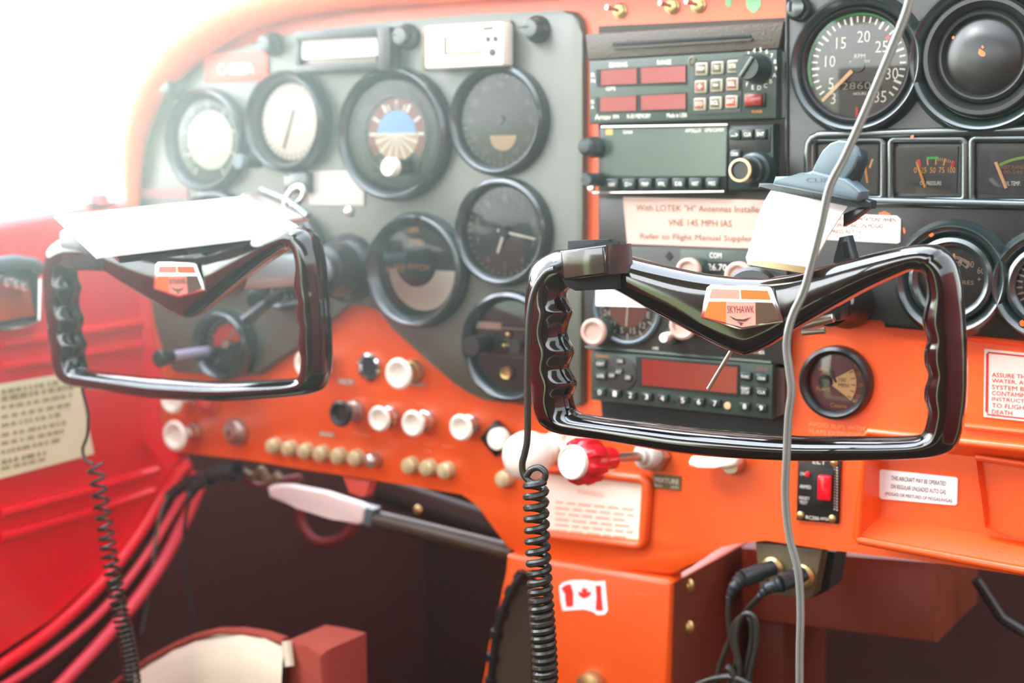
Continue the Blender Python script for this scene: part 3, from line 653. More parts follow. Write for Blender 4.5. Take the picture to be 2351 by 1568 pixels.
# toggles & patches at the top
for i, (x, y, l) in enumerate(((1425, 25, 'silver toggle switch farthest from the tachometer'), (1545, 15, 'silver toggle switch in the middle of the three'), (1605, 12, 'silver toggle switch nearest the tachometer'))):
    T = thing('toggle_switch', l, 'switch', at(x, y), 'toggle switches above the radios')
    p = at(x, y); MB().lathe(p, [(.0055, 0), (.0055, .0015), (.0042, .002), (.0042, .004), (.0028, .0045), (0, .0045)], 20).build('bushing', BRASS, T)
    MB().cyl(p+Vector((0, -.004, 0)), p+Vector((-.0035 if i else -.004, -.014, .0015)), .0012, .0018, 12).build('bat_lever', STEEL, T)
for x, y, r1, r2, l in ((1673, 4, 7, 12, 'small green bare-primer patch on the orange panel above the radios'), (1730, 2, 17, 26, 'larger green bare-primer patch on the orange panel beside the tachometer')):
    P = [at(x+r1*math.cos(a)*(1+.1*math.sin(3*a)), y+r2*math.sin(a)*(1+.06*math.cos(4*a)), .0006) for a in [2*PI*k/18 for k in range(18)]]
    tag(MB().prism(P, (0, .0006, 0)).build('paint_chip', GREENP), l, 'paint patch', 'green primer patches')
# ================================================================== RIGHT COVER
RC = thing('engine_gauge_cover', 'black moulded cover carrying the tachometer and engine gauges', 'panel cover', at(2080, 380))
rc = [(1806, -60), (2700, -160), (2700, 815), (2351, 778), (2030, 752), (2030, 729), (1925, 722), (1925, 748), (1830, 738), (1806, 738)]
MB().ppx(rc, 0, WC, .002).build('cover_plate', RCOVER, RC)
MB().tube([at(1807, -40, WC), at(1807, 480, WC), at(1807, 735, WC)], .0013, 8).build('cover_edge', RCOVER, RC)
chips = [(2255, 118, 13), (2219, 128, 6), (1189*0+2190, 85, 3)]
def chip(x, y, r_, w, e=1.0, a0=0):
    P = []
    for k in range(11):
        a = 2*PI*k/11; rr = r_*random.uniform(.55, 1.1); dx_, dy_ = rr*math.cos(a)*e, rr*math.sin(a)
        P.append(at(x+dx_*math.cos(a0)-dy_*math.sin(a0), y+dx_*math.sin(a0)+dy_*math.cos(a0), w))
    return P
# moulded rims on the cover: part of the cover
def rim(px, py, Rpx, name='moulded_rim', h=.009, wd=.007, arc=None):   # glossier than the plate
    c = at(px, py, WC); R = Rpx*sc(px, py)
    MB().lathe(c, [(R+.003, 0), (R+.001, h*.35), (R, h*.8), (R-.0015, h), (R-.003, h*.9), (R-wd, h*.35), (R-wd-.001, 0)], 84).build(name, RINGM, RC)
    return c, R
rim(1970, 148, 152); rim(2262, 132, 168); rim(2188, 640, 125); rim(2408, 655, 122)
T, c, r = gauge('tachometer with white numerals and a green arc, uppermost gauge beside the radios', 1972, 150, 131, kind='tachometer', inner=.94, h=.008, ringr=.002, ring=RCOVER, dial=mat('tach_brown', (52, 36, 28), .45))
m = MB(); band(m, c, r*.915, r*.965, -112, 45, .0024, 60); m.build('green_arc', PRINTG, T)
m = MB(); ticks(m, c, r*.78, r*.89, -134, 130, 33, .0006, w=.0019, every=5, r2=r*.74, wd2=.0008)
hx = 0
for s_, x, y in (('3', 1913, 226), ('5', 1908, 192), ('10', 1906, 141), ('15', 1931, 99), ('20', 1983, 84), ('25', 2024, 107), ('30', 2048, 169), ('35', 2021, 222)): m.tc(s_, at(x, y, WC+.0019), .0074, k=.85)
m.tc('RPM', at(1974, 129, WC+.0019), .0028); m.tc('HUNDREDS', at(1974, 141, WC+.0019), .0018); m.tc('HOURS', at(1974, 215, WC+.0019), .0018); m.tc('1', at(2012, 182, WC+.0019), .003)
m.build('dial_marks', PRINTW, T)
m = MB(); m.tc('2860', at(1966, 197, WC+.0024), .0046, k=1.5); m.build('hour_digits', mat('hour_grey', (150, 130, 110), .5), T)
for k in range(4): MB().tc
m = MB()
for k in range(5): m.bpx(1929+k*19.5, 187, 1945+k*19.5, 207, WC+.0012, WC+.0018)
m.build('hour_drums', DARK, T)
m = MB(); ticks(m, c, r*.76, r*.97, 180, 180, 1, .0008, w=.002); ticks(m, c, r*.68, r*.76, 49, 49, 1, .0012, w=.002); m.build('red_lines', PRINTR, T)
m = MB(); needle(m, c, 226, .005, r*.92, .0013, .003, .7); m.build('needle', NEEDLE, T)
MB().lathe(c, [(0, .0035), (.0045, .0033), (.0045, .0012)], 24).build('centre_cap', mat('cap_grey', (70, 66, 58), .5), T); glass(T, c, r, .005)
# blanking dome
T = thing('blanking_cap', 'black domed blanking cap with chipped orange paint beside the tachometer', 'cap', at(2262, 130, WC))
c = at(2262, 130, WC); R = 137*sc(2262, 130)
MB().lathe(c, [(R, 0), (R, .006), (R-.0015, .009), (R-.004, .009), (R-.007, .005), (R*.78, .003), (R*.74, .006), (R*.71, .007), (R*.68, .0068), (R*.63, .004), (R*.5, .0075), (R*.3, .0095), (0, .0105)], 80).build('dome', BLACK, T)
for x, y, r_, e, a0, w in ((2253, 120, 11, .7, -.6, .0187), (2219, 130, 8, .3, .3, .0172), (2189, 86, 4, 1, 0, .0135), (2256, 108, 4, .8, 0, .0188)):
    MB().prism(chip(x, y, r_, w, e, a0), (0, .0006, 0)).build('orange_chip', ORANGE, T)
# rectangular gauge cluster frame
CF = thing('gauge_cluster_frame', 'moulded black frame around the row of small rectangular gauges', 'frame', at(2150, 385, WC))
def rrect(x0, y0, x1, y1, rad, n=5):
    P = []
    for cx, cy, a0 in ((x1-rad, y0+rad, -90), (x1-rad, y1-rad, 0), (x0+rad, y1-rad, 90), (x0+rad, y0+rad, 180)):
        for k in range(n+1):
            a = math.radians(a0+90*k/n); P.append((cx+rad*math.cos(a), cy+rad*math.sin(a)))
    return P
def ringpx(P, w, r, name, M, par, flat=.6):
    pts = [at(x, y, w) for x, y in P]; return MB().tube(pts, r, 10, closed=True, up=(0, -1, 0)).build(name, M, par)
ringpx([(1856, 352)]+[(1858, 330), (1866, 318), (1880, 311), (1895, 310)]+[(2150, 304), (2351, 299), (2600, 290), (2600, 475), (2351, 470), (2050, 463), (1895, 460), (1870, 456), (1858, 445)], WC+.003, .0032, 'outer_rim', RINGM, CF)
for x0, x1 in ((1868, 2028), (2046, 2216), (2232, 2420)):
    ringpx(rrect(x0, 322-(x0-1868)*.01, x1, 456+(x0-1868)*.02, 10), WC+.002, .0026, 'window_rim', RINGM, CF)
def rgauge(label, x0, y0, x1, y1, marks):
    T = thing('edge_gauge', label, 'gauge', at((x0+x1)/2, (y0+y1)/2, WC), 'rectangular engine gauges')
    MB().bpx(x0, y0, x1, y1, WC, WC+.0012).build('dial', DIAL, T); marks(T, WC+.0016)
    MB().bpx(x0-2, y0-2, x1+2, y1+2, WC+.004, WC+.0045).build('glass', GLASS, T); return T
def arcm(m, cx, cy, rx, a0, a1, n, L, w, wd=.0004):
    c = at(cx, cy, w); r = rx*sc(cx, cy)
    for i in range(n):
        a = math.radians(a0+(a1-a0)*i/max(1, n-1)); u = Vector((math.sin(a), 0, math.cos(a))); v = Vector((u.z, 0, -u.x))
        m.quad([c+u*r-v*wd, c+u*r+v*wd, c+u*(r-L)+v*wd, c+u*(r-L)-v*wd])
def mk_oil(T, w):
    m = MB(); 
    for s_, x in (('0', 2098), ('25', 2114), ('50', 2135), ('75', 2155), ('100', 2176)): m.tpx(s_, x, 384, x+(7 if s_ == '0' else 17 if s_ == '100' else 13), 397, w)
    arcm(m, 2140, 500, 136, -15, 19, 5, .0045, w, .0004); arcm(m, 2140, 500, 136, 2, 20, 10, .002, w, .0002); m.build('scale', PRINTO, T)
    m = MB(); c = at(2140, 500, w); r = 138*sc(2140, 500); band(m, c, r*.96, r, -7, 4, .0001); m.build('green_arc', PRINTG, T)
    m = MB(); arcm(m, 2140, 500, 136, -16.5, -14.5, 2, .004, w+.0002, .0006); arcm(m, 2140, 500, 136, 19, 20, 2, .004, w+.0002, .0006); m.build('red_marks', PRINTR, T)
    MB().tpx('OIL PRESSURE', 2112, 416, 2161, 425, w).build('lettering', PRINTW, T)
    a, b = at(2105, 372, w+.001), at(2124, 430, w+.001); MB().tube([a, b], .0009, 6).build('needle', PRINTO, T)
def mk_temp(T, w):
    m = MB(); c = at(2365, 520, w); r = 160*sc(2365, 520); band(m, c, r*.96, r, -28, 10, .0001); m.build('green_arc', PRINTGD, T)
    m = MB(); m.tpx('INST RANGE', 2297, 379, 2358, 388, w); m.tpx('100-240 F', 2298, 391, 2360, 399, w); m.build('scale', mat('dim_amber', (150, 80, 40), .5), T)
    MB().tpx('OIL TEMP.', 2305, 416, 2343, 426, w).build('lettering', PRINTW, T)
    a, b = at(2286, 372, w+.001), at(2310, 432, w+.001); MB().tube([a, b], .0011, 6).build('needle', NEEDLE, T)
def mk_fuel(T, w):
    m = MB(); arcm(m, 1950, 520, 160, -25, 18, 6, .006, w, .0006); m.build('scale', PRINTO, T)
    MB().tpx('FUEL R', 1925, 416, 1968, 425, w).build('lettering', PRINTW, T)
    m = MB(); a, b = at(1985, 375, w+.001), at(1992, 420, w+.001); m.tube([a, b], .0008, 6).build('needle', PRINTO, T)
rgauge('rectangular fuel gauge half hidden behind the grey paper clip', 1880, 334, 2014, 445, mk_fuel)
rgauge('rectangular oil pressure gauge in the middle of the row', 2056, 338, 2196, 443, mk_oil)
rgauge('rectangular oil temperature gauge at the photo edge, red-brown face', 2242, 336, 2400, 446, mk_temp)
# lower round gauges
T, c, r = gauge('round ammeter behind the upper corner of the co-pilot yoke', 2188, 640, 98, inner=.90, h=.008)
m = MB(); band(m, c, r*.58, r*.60, -48, 48, .0018); band(m, c, r*.44, r*.46, -48, 48, .0018); ticks(m, c, r*.44, r*.6, -48, 48, 5, .0008, w=.0019); ticks(m, c, r*.52, r*.6, -48, 48, 25, .0003, w=.0019)
for s_, x, y in (('0', 2203, 604), ('30', 2228, 607), ('60', 2252, 621), ('60', 2125, 621), ('30', 2150, 607)): m.tc(s_, at(x, y, WC+.0019), .0042, k=.8)
m.tc('AMPERES', at(2200, 648, WC+.0019), .0026, k=1.3); m.tc('+', at(2248, 641, WC+.0019), .0024); m.tc('-', at(2130, 641, WC+.0019), .0007); m.build('dial_marks', LABELP, T)
m = MB(); needle(m, c, 3, -.006, r*.66, .0009, .003); m.build('needle', NEEDLE, T); glass(T, c, r, .004)
T, c, r = gauge('round gauge cut off at the photo edge beside the ammeter', 2412, 655, 98, inner=.88, h=.008, ring=RINGM)
m = MB(); ticks(m, c, r*.7, r*.86, -120, 120, 21, .0006); m.build('dial_marks', LABELP, T)
MB().lathe(c, [(r*1.0, .006), (r*1.02, .007), (r*.97, .008), (r*.94, .005)], 60).build('chrome_rim', CHROME, T); glass(T, c, r, .004)
for x, y, r_, e, a0 in ((2094, 314, 5, .7, .4), (2138, 540, 7, .6, .9), (2076, 530, 9, .35, -.2), (2030, 490, 7, 2.2, 0), (2348, 742, 8, 1.2, 0)):
    MB().prism(chip(x, y, r_, WC+(.008 if (x, y) != (2030, 490) and x != 2076 else .0004), e, a0), (0, .0006, 0)).build('orange_chip', ORANGE, RC)
T = thing('limitations_placard', 'white placard with black capitals beside the notepad clip', 'placard', at(1990, 525, WC))
MB().ppx([(1880, 488), (2058, 495), (2068, 503), (2067, 556), (2060, 560), (1880, 550)], WC, WC+.0012, .0004).build('card', LABELW, T)
m = MB(); W3 = WC+.0015
m.tpx('RECOMMENDED LIMITATIONS WHEN', 1888, 497, 2056, 507, W3); m.tpx('OPERATING ON MOGAS:', 1916, 512, 2029, 522, W3); m.tpx('PRESS ALT.', 1906, 526, 1964, 535, W3); m.tpx('=', 1971, 530, 1977, 534, W3); m.tpx('=', 1971, 544, 1977, 548, W3); m.build('lettering', INKR and mat('ink_maroon', (90, 46, 40), .6), T)
# flap indicator
T, c, r = gauge('flap position indicator with a cream wedge, on the orange panel below the cover', 1923, 877, 86, w0=.0, kind='flap_indicator', inner=.80, h=.009, ringr=.003, ring=BLACK)
MB().lathe(c+Vector((0, 0, 0)), [(0, .0014), (r*.98, .0014)], 40).build('maroon_face', mat('dial_maroon', (110, 40, 44), .4), T)
m = MB(); a = at(1900, 877, .0024); o = off(c, .0024)
band(m, Vector((a.x, 0, a.z)), .004, .0198, 60, 124, .0024, 12); m.build('cream_wedge', TAN and mat('wedge_cream', (248, 196, 130), .45), T)
m = MB(); m.tc('100', at(1934, 872, .0028), .0026); m.tc('MPH', at(1937, 885, .0028), .0026)
ticks(m, Vector((a.x, 0, a.z)), .0165, .0195, 64, 120, 5, .0003, w=.0028); m.build('wedge_lettering', INKB, T)
m = MB(); m.tc('WING', at(1893, 848, .002), .0024); m.tc('FLAPS', at(1890, 893, .002), .0026); m.tc('Cessna', at(1925, 931, .002), .0028)
for s_, x, y in (('0', 1964, 838), ("10'", 1972, 858), ("20'", 1977, 884), ("30'", 1971, 909), ("40'", 1964, 921)): m.tc(s_, at(x, y, .002), .0026)
m.build('dial_lettering', PRINTO, T)
m = MB(); needle(m, c, -30, 0, r*.6, .0008, .003); m.lathe(c+Vector((-.008, 0, 0)), [(0, .004), (.004, .004), (.0045, .0014)], 20); m.build('hub', BLACK, T); glass(T, c, r, .004)
# ================================================================== LOWER ORANGE AREA
def screw(T, x, y, w, r_=.0028, M=BRASS):
    p = at(x, y, w); s_ = MB().lathe(p, [(r_, 0), (r_*.95, .0008), (r_*.6, .0016), (0, .0018)], 18).build('screw', M, T)
T = thing('elt_switch_panel', 'small black switch plate with a red rocker, below the yoke bar', 'switch panel', at(1880, 1130))
MB().ppx([(1832, 1040), (1930, 1048), (1924, 1203), (1828, 1194)], 0, .003, .0006).build('plate', BLACK, T)
MB().bpx(1868, 1072, 1912, 1166, .003, .0055, .001).build('rocker_bezel', DARK, T)
MB().bpx(1876, 1090, 1905, 1152, .0055, .0095, .0015).build('rocker', REDPL, T)
m = MB(); W4 = .0034
m.tpx('ELT', 1866, 1053, 1896, 1064, W4); m.tpx('ON', 1837, 1083, 1848, 1091, W4); m.tpx('ARMED', 1836, 1112, 1862, 1120, W4); m.tpx('RESET', 1835, 1139, 1859, 1146, W4); m.tpx('TEST', 1835, 1149, 1854, 1156, W4); m.tpx('RC200', 1850, 1183, 1880, 1191, W4); m.tpx('ARTEX', 1883, 1187, 1903, 1193, W4)
for k in range(16): m.bpx(1914, 1070+k*6.5, 1917, 1073+k*6.5, .003, W4); m.bpx(1920, 1072+k*6.5, 1923, 1075+k*6.5, .003, W4)
m.build('lettering', PRINTW, T)
MB().lathe(at(1855, 1088, .003), [(.002, 0), (.0018, .0015), (0, .002)], 14).build('indicator_lamp', REDPL, T)
for x, y in ((1915, 1062), (1838, 1183), (1911, 1191), (1843, 1052)): screw(T, x, y, .003)
T = thing('mogas_placard', 'white rounded placard with three lines, inside the glovebox recess', 'placard', at(2108, 1120, -.012))
# glove box door
GB = thing('glovebox_door', 'orange moulded glovebox door with a recessed handle', 'glovebox', at(2200, 1150))

fr_o = [(1992, 998), (2700, 1075), (2700, 1370), (2351, 1306), (1967, 1236)]
fr_i = [(2024, 1025), (2700, 1100), (2700, 1290), (2351, 1244), (2022, 1186)]
D0, D1 = .036, .018
oo = [at(x, y, D0) for x, y in fr_o]; ii = [at(x, y, D1) for x, y in fr_i]
m = MB()
n = 5
for i in (0, 3, 4):
    j = (i+1) % n; m.quad([oo[i], oo[j], ii[j], ii[i]])
m.quad([oo[2], oo[3], ii[3], ii[2]])
m.quad(ii)
for i in (0, 2, 3, 4):
    j = (i+1) % n; m.quad([oo[i], oo[j], off(oo[j], 0), off(oo[i], 0)])
m.build('door_frame', ORANGE, GB, weld=True)
ringm = MB().tube([at(2700, 1075, D0), at(2351, 1030, D0), at(1995, 990, D0), at(1988, 1000, D0), at(1967, 1232, D0), at(1972, 1240, D0), at(2351, 1310, D0), at(2700, 1374, D0)], .0028, 10).build('raised_edge', ORANGE, GB)
# recessed grip
g0 = [(2240, 1048), (2700, 1105), (2700, 1285), (2351, 1240), (2262, 1212)]
g1 = [(2292, 1078), (2700, 1125), (2700, 1275), (2351, 1232), (2272, 1200)]
a0 = [at(x, y, D1+.006) for x, y in g0]; b0 = [at(x, y, .003) for x, y in g1]
m = MB()
for i in range(5):
    j = (i+1) % 5
    if i != 1: m.quad([a0[i], a0[j], b0[j], b0[i]])
m.build('grip_bevel', ORANGE, GB)
m = MB(); m.quad([p+Vector((0, -.0004, 0)) for p in b0]); m.build('grip_recess', mat('deep_orange_shadow_plastic', (196, 52, 10), .5), GB)  # recess shade put into a deeper orange
MB().tube([at(2240, 1050, D1+.006), at(2351, 1066, D1+.006), at(2700, 1112, D1+.006)], .002, 8).build('grip_edge', ORANGE, GB)
MB().ppx([(2018, 1082), (2022, 1078), (2194, 1096), (2199, 1100), (2197, 1158), (2192, 1161), (2023, 1146), (2018, 1141)], D1, D1+.0012, .0004).build('card', PAPER, T)
m = MB(); W5 = D1+.0015
m.tpx('THIS AIRCRAFT MAY BE OPERATED', 2046, 1092, 2172, 1102, W5); m.tpx('ON REGULAR UNLEADED AUTO GAS', 2045, 1111, 2172, 1121, W5); m.tpx('(MOGAS) OR MIXTURES OF MOGAS/AVGAS', 2032, 1129, 2186, 1139, W5); m.build('lettering', INK, T)
# grooves on the orange panel right of the yoke
for pts in ([(2215, 978), (2351, 992), (2700, 1030)], [(2205, 1008), (2351, 1026), (2700, 1066)], [(2225, 775), (2351, 788), (2700, 820)]):
    MB().tube([at(x, y, .001) for x, y in pts], .0022, 8).build('panel_ridge', ORANGE, DB)
T = thing('fuel_warning_placard', 'white placard with red border and red capitals at the photo edge', 'placard', at(2330, 880))
MB().ppx([(2260, 801), (2560, 832), (2560, 990), (2258, 957)], 0, .0012).build('card', LABELW, T)
m = MB()
for q in ([(2267, 807), (2560, 838), (2560, 841), (2270, 811)], [(2264, 812), (2270, 808), (2268, 950), (2262, 944)], [(2264, 950), (2560, 982), (2560, 985), (2268, 953)]): m.ppx(q, .001, .0015)
for s_, y in (('ASSURE THAT ALL CONTAMINANTS', 855), ('WATER, ARE REMOVED FROM FUEL', 869), ('SYSTEM BEFORE FLIGHT. FAILURE', 883), ('CONTAMINANTS AND SEE MANUAL', 897), ('INSTRUCTIONS, SAFETY HAZARD', 911), ('TO FLIGHT MAY RESULT IN', 925), ('DEATH', 940)):
    m.tpx(s_, 2277, y, 2277+len(s_)*9.3, y+10, .0015)
m.tpx('WARNING', 2430, 822, 2500, 838, .0015)
m.build('red_print', INKR, T)
# recessed placard below the mixture
T = thing('checklist_placard', 'cream placard in a raised orange frame behind the coiled cord', 'placard', at(1370, 1170))
ringpx(rrect(1245, 1085, 1484, 1232, 10)[0:0]+[(1240, 1076), (1470, 1098), (1482, 1104), (1486, 1112), (1478, 1240), (1470, 1250), (1460, 1251), (1240, 1225)], .003, .004, 'frame', ORANGE, T)
MB().ppx([(1244, 1086), (1474, 1108), (1466, 1240), (1244, 1214)], 0, .0016).build('card', mat('cream_card', (250, 232, 212), .5), T)
m = MB()
m.tpx('WARNING', 1325, 1122, 1385, 1135, .0019)
for k in range(6):
    x = 1275
    while x < 1440:
        wd = random.uniform(14, 34); m.ppx([(x, 1150+k*13+(x-1275)*.1), (min(x+wd, 1455), 1150+k*13+(x+wd-1275)*.1), (min(x+wd, 1455), 1155+k*13+(x+wd-1275)*.1), (x, 1155+k*13+(x-1275)*.1)], .0014, .0018); x += wd+7
m.build('faded_print', mat('faded_red_ink', (240, 170, 140), .6), T)
T = thing('mixture_label', 'small brown label with white capitals below the red mixture knob', 'label', at(1530, 1108))
MB().ppx([(1500, 1088), (1563, 1094), (1562, 1126), (1499, 1120)], 0, .001).build('plate', mat('olive_label', (92, 80, 44), .4), T)
m = MB(); m.tpx('MIXTURE', 1503, 1095, 1558, 1106, .0014); m.tpx('RICH', 1503, 1111, 1520, 1116, .0014); m.tpx('LEAN', 1540, 1115, 1558, 1120, .0014); m.build('lettering', PRINTW, T)
# mixture control
p = at(1506, 1044)
T = thing('mixture_control', 'red fluted mixture knob with a white face on a steel rod', 'knob', p)
tip = at(1310, 1062, .098); AX = (tip-p).normalized(); LT = (tip-p).length
UU = AX.cross(Vector((0, 0, 1))).normalized(); VV = UU.cross(AX)
MB().lathe(p, [(.0125, 0), (.0125, .006), (.0115, .0075), (.0100, .008)], 6, AX).build('hex_nut', STEEL, T)
MB().lathe(p, [(.0100, .006), (.0100, .014), (.0085, .016), (.0060, .0165), (.0056, .021), (0, .021)], 32, AX).build('bushing', LABELW, T)
MB().cyl(p+AX*.018, p+AX*(LT-.035), .0034).build('rod', STEEL, T)
MB().lathe(p, [(.0060, LT-.046), (.0082, LT-.045), (.0090, LT-.030), (.0090, LT-.028), (0, LT-.028)], 32, AX).build('knob_neck', REDPL, T)
m = MB(); rings = []
for r_, h, k in [(.0085, LT-.030, 0), (.0125, LT-.028, .3), (.0150, LT-.022, 1), (.0155, LT-.012, 1), (.0140, LT-.006, .7), (.0118, LT-.004, .2)]:
    rings.append([m.bm.verts.new(p+AX*h+(UU*math.cos(2*PI*i/64)+VV*math.sin(2*PI*i/64))*(r_+k*.0012*(1 if (i % 8) in (1, 2, 3, 4) else -1))) for i in range(64)])
for A, B in zip(rings, rings[1:]):
    for i in range(64): m.bm.faces.new((A[i], B[i], B[(i+1) % 64], A[(i+1) % 64]))
m.build('fluted_grip', REDPL, T)
MB().lathe(p, [(.0118, LT-.005), (.0116, LT-.001), (.0105, LT), (.0098, LT-.001), (0, LT-.0014)], 40, AX).build('face_disc', WHITE, T)
# throttle and its companions
p = at(1286, 1022)
T = thing('throttle_knob', 'big white ball throttle knob behind the cord of the co-pilot yoke', 'knob', p)
MB().lathe(p, [(.012, 0), (.012, .006), (.010, .008), (.004, .009), (.004, .02)], 24).build('collar', STEEL, T)
MB().lathe(p, [(0, .018), (.006, .018), (.0115, .021), (.0125, .026), (.0112, .031), (.0125, .034), (.0165, .040), (.0182, .047), (.0172, .055), (.0125, .062), (.006, .0655), (0, .066)], 44).build('ball', WHITE, T)
T = pull_knob('cream pull knob tucked under the near lower corner of the co-pilot yoke', 1345, 1002, .024, .0115)
T = thing('square_button', 'black square button plate with a white round cap beside the throttle ball', 'button', at(1150, 1008))
MB().box(off(at(1148, 1005), .004), (.021, .008, .021), .002, Matrix.Rotation(.75, 3, 'Y')).build('plate', BLACK, T)
MB().lathe(at(1150, 1006, .008), [(.0085, 0), (.0085, .006), (.0075, .0075), (0, .0078)], 28).build('cap', WHITE, T)
# flap lever
p = at(1690, 1062)
T = thing('flap_lever', 'cream paddle lever sticking out below the bar of the co-pilot yoke', 'lever', p)
MB().lathe(p, [(.0075, 0), (.0075, .008), (.006, .011), (0, .011)], 24).build('pivot_collar', STEEL, T)
MB().ppx([(1578, 1062), (1584, 1050), (1600, 1043), (1640, 1032), (1690, 1034), (1698, 1050), (1690, 1070), (1668, 1078), (1640, 1074), (1600, 1073), (1582, 1072)], .010, .020, .003, 3).build('paddle', WHITE, T)
# ================================================================== PEDESTAL
PD = thing('centre_pedestal', 'orange pedestal box below the panel between the footwells', 'pedestal', at(1350, 1450))
pts = [(1162, 1276), (1175, 1272), (1530, 1330), (1541, 1340), (1532, 1650), (1105, 1640), (1108, 1568), (1118, 1480), (1145, 1400), (1156, 1340)]
MB().prism([at(x, y, .006) for x, y in pts], (0, .30, 0), .004, 3).build('pedestal_box', ORANGE, PD)
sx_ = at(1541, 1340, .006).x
MB().prism([Vector((sx_+.0006, -.001, at(1541, 1342, .006).z)), Vector((sx_+.0006, .29, at(1541, 1342, .006).z)), Vector((sx_+.0006, .29, -.5)), Vector((sx_+.0006, -.001, -.5))], (-.0005, 0, 0)).build('side_shade_plate', DKOR, PD)  # darker sheet painting the shade on the pedestal's orange side
for x, y in ((1545, 1368), (1545, 1466)):
    o = at(x-6, y, .0); o = Vector((at(1537, y, .006).x, .025, at(1537, y, .006).z))
    MB().lathe(o, [(.0055, 0), (.005, .003), (.003, .005), (0, .0055)], 18, (1, 0, 0)).build('side_screw', BRASS, PD)
for (yy, zz) in ((.07, -.185), (.10, -.255), (.17, -.21)):
    MB().lathe(Vector((at(1537, 1400, .006).x, yy, zz)), [(.0035, 0), (.003, .002), (0, .003)], 14, (1, 0, 0)).build('side_rivet', DKOR, PD)
MB().tpx('PULL', 1462, 1360, 1486, 1364, .0064).build('faint_scratch', mat('faint_engraving', (0, 0, 0)), PD)
T = thing('fuel_selector_knob', 'brass-coloured round knob at the bottom edge of the orange pedestal', 'knob', at(1358, 1570))
MB().lathe(at(1362, 1572, .006), [(.0115, 0), (.0115, .006), (.010, .009), (.006, .010), (0, .0105)], 30).build('cap', BRASS, T)
# flag sticker
T = thing('flag_sticker', 'small waving red and white maple leaf flag sticker on the orange pedestal', 'sticker', at(1340, 1370))
W6 = .0068
MB().ppx([(1284, 1345), (1292, 1338), (1310, 1333), (1340, 1332), (1365, 1336), (1389, 1334), (1392, 1370), (1395, 1402), (1388, 1411), (1372, 1412), (1360, 1404), (1340, 1399), (1310, 1401), (1292, 1402), (1287, 1380)], .006, W6).build('white_ground', PAPER, T)
m = MB(); m.ppx([(1288, 1350), (1300, 1342), (1310, 1341), (1316, 1360), (1316, 1390), (1312, 1393), (1300, 1394), (1297, 1375), (1297, 1365)], W6-.0002, W6+.0003); m.ppx([(1367, 1344), (1380, 1345), (1381, 1370), (1384, 1402), (1370, 1402), (1367, 1398), (1369, 1370)], W6-.0002, W6+.0003); m.build('red_bars', PRINTR, T)
leaf = [(1341, 1346), (1344, 1353), (1349, 1350), (1348, 1360), (1356, 1357), (1357, 1363), (1351, 1370), (1343, 1373), (1341, 1375), (1338, 1373), (1331, 1370), (1327, 1362), (1328, 1357), (1336, 1361), (1334, 1351), (1338, 1353)]
MB().ppx(leaf, W6-.0002, W6+.0003).build('maple_leaf', PRINTR, T)
# trim wheel
T = thing('trim_wheel', 'large black ribbed trim wheel set in the near side of the pedestal', 'trim wheel', at(1200, 1500))
cw = at(1345, 1610, .03); Rw = at(1345, 1610, .03).z
c0 = at(1290, 1560, .02); RW = .078
MB().prism([at(x, y, .0085) for x, y in ((1206, 1312), (1225, 1320), (1220, 1600), (1130, 1600), (1130, 1530), (1145, 1440), (1172, 1370))], (0, .004, 0)).build('wheel_slot', DARK, T)
rim_ = pxpath([(1204, 1312, .016), (1180, 1345, .018), (1157, 1395, .020), (1141, 1450, .021), (1132, 1510, .021), (1126, 1570, .021), (1124, 1620, .021)], .02, 10)
MB().tube(rim_, .0032, 10).build('wheel_rim', BLACK, T)
m = MB()
for i in range(4, len(rim_)-1, 9):
    t = (rim_[i+1]-rim_[i-1]).normalized(); m.cyl(rim_[i]-t*.003, rim_[i]+t*.003, .0048, seg=12)
m.build('grip_ribs', BLACK, T)
mm_ = MB()
for a, b in zip(rim_, rim_[1:]): mm_.quad([a, b, Vector((at(1222, 1500, .01).x, -.011, b.z)), Vector((at(1222, 1500, .01).x, -.011, a.z))])
mm_.build('wheel_disc', mat('wheel_brown', (56, 42, 26), .5), T)
# ================================================================== UNDER PANEL (right)
T = thing('jack_box', 'grey-brown headset jack plate hanging under the orange panel', 'jack box', at(1810, 1310))
MB().ppx([(1733, 1244), (1888, 1262), (1868, 1366), (1858, 1376), (1744, 1362)], -.02, -.006, .0015).build('jack_plate', mat('jack_olive', (88, 76, 50), .45), T)
MB().ppx([(1888, 1262), (1918, 1268), (1902, 1355), (1868, 1372)], -.05, -.022).build('box_side', DARK, T)
for x, y in ((1775, 1305), (1845, 1322)):
    MB().lathe(at(x, y, -.006), [(.0085, 0), (.0085, .003), (.006, .005), (.004, .005)], 20).build('jack_nut', BRASS, T)
def plug(label, a, b, c_, cordpts, r=.0055):
    T = thing('headset_plug', label, 'plug', b)
    MB().tube([a, a.lerp(b, .4), a.lerp(b, .42), b], lambda t: r*1.0 if t < .5 else r*1.15, 16).build('plug_barrel', CLIPD, T)
    m = MB(); n = 14
    pth = smooth_path([b, (b+c_)/2+Vector((0, -.002, .002)), c_], 8)
    m.tube(pth, lambda t: r*(1.05-.6*t)*(1+.12*math.sin(t*26)), 14).build('strain_relief', CLIPD, T)
    MB().tube(smooth_path([c_]+cordpts, 8), .0021, 10).build('cable', CORD, T)
    return T
plug('black headset plug nearer the pedestal, its cable dropping straight down', at(1775, 1303, .0), at(1705, 1328, .02), at(1674, 1372, .025),
     [at(1672, 1420, .025), at(1680, 1470, .025), at(1695, 1520, .025), at(1700, 1560, .025), at(1690, 1600, .02)])
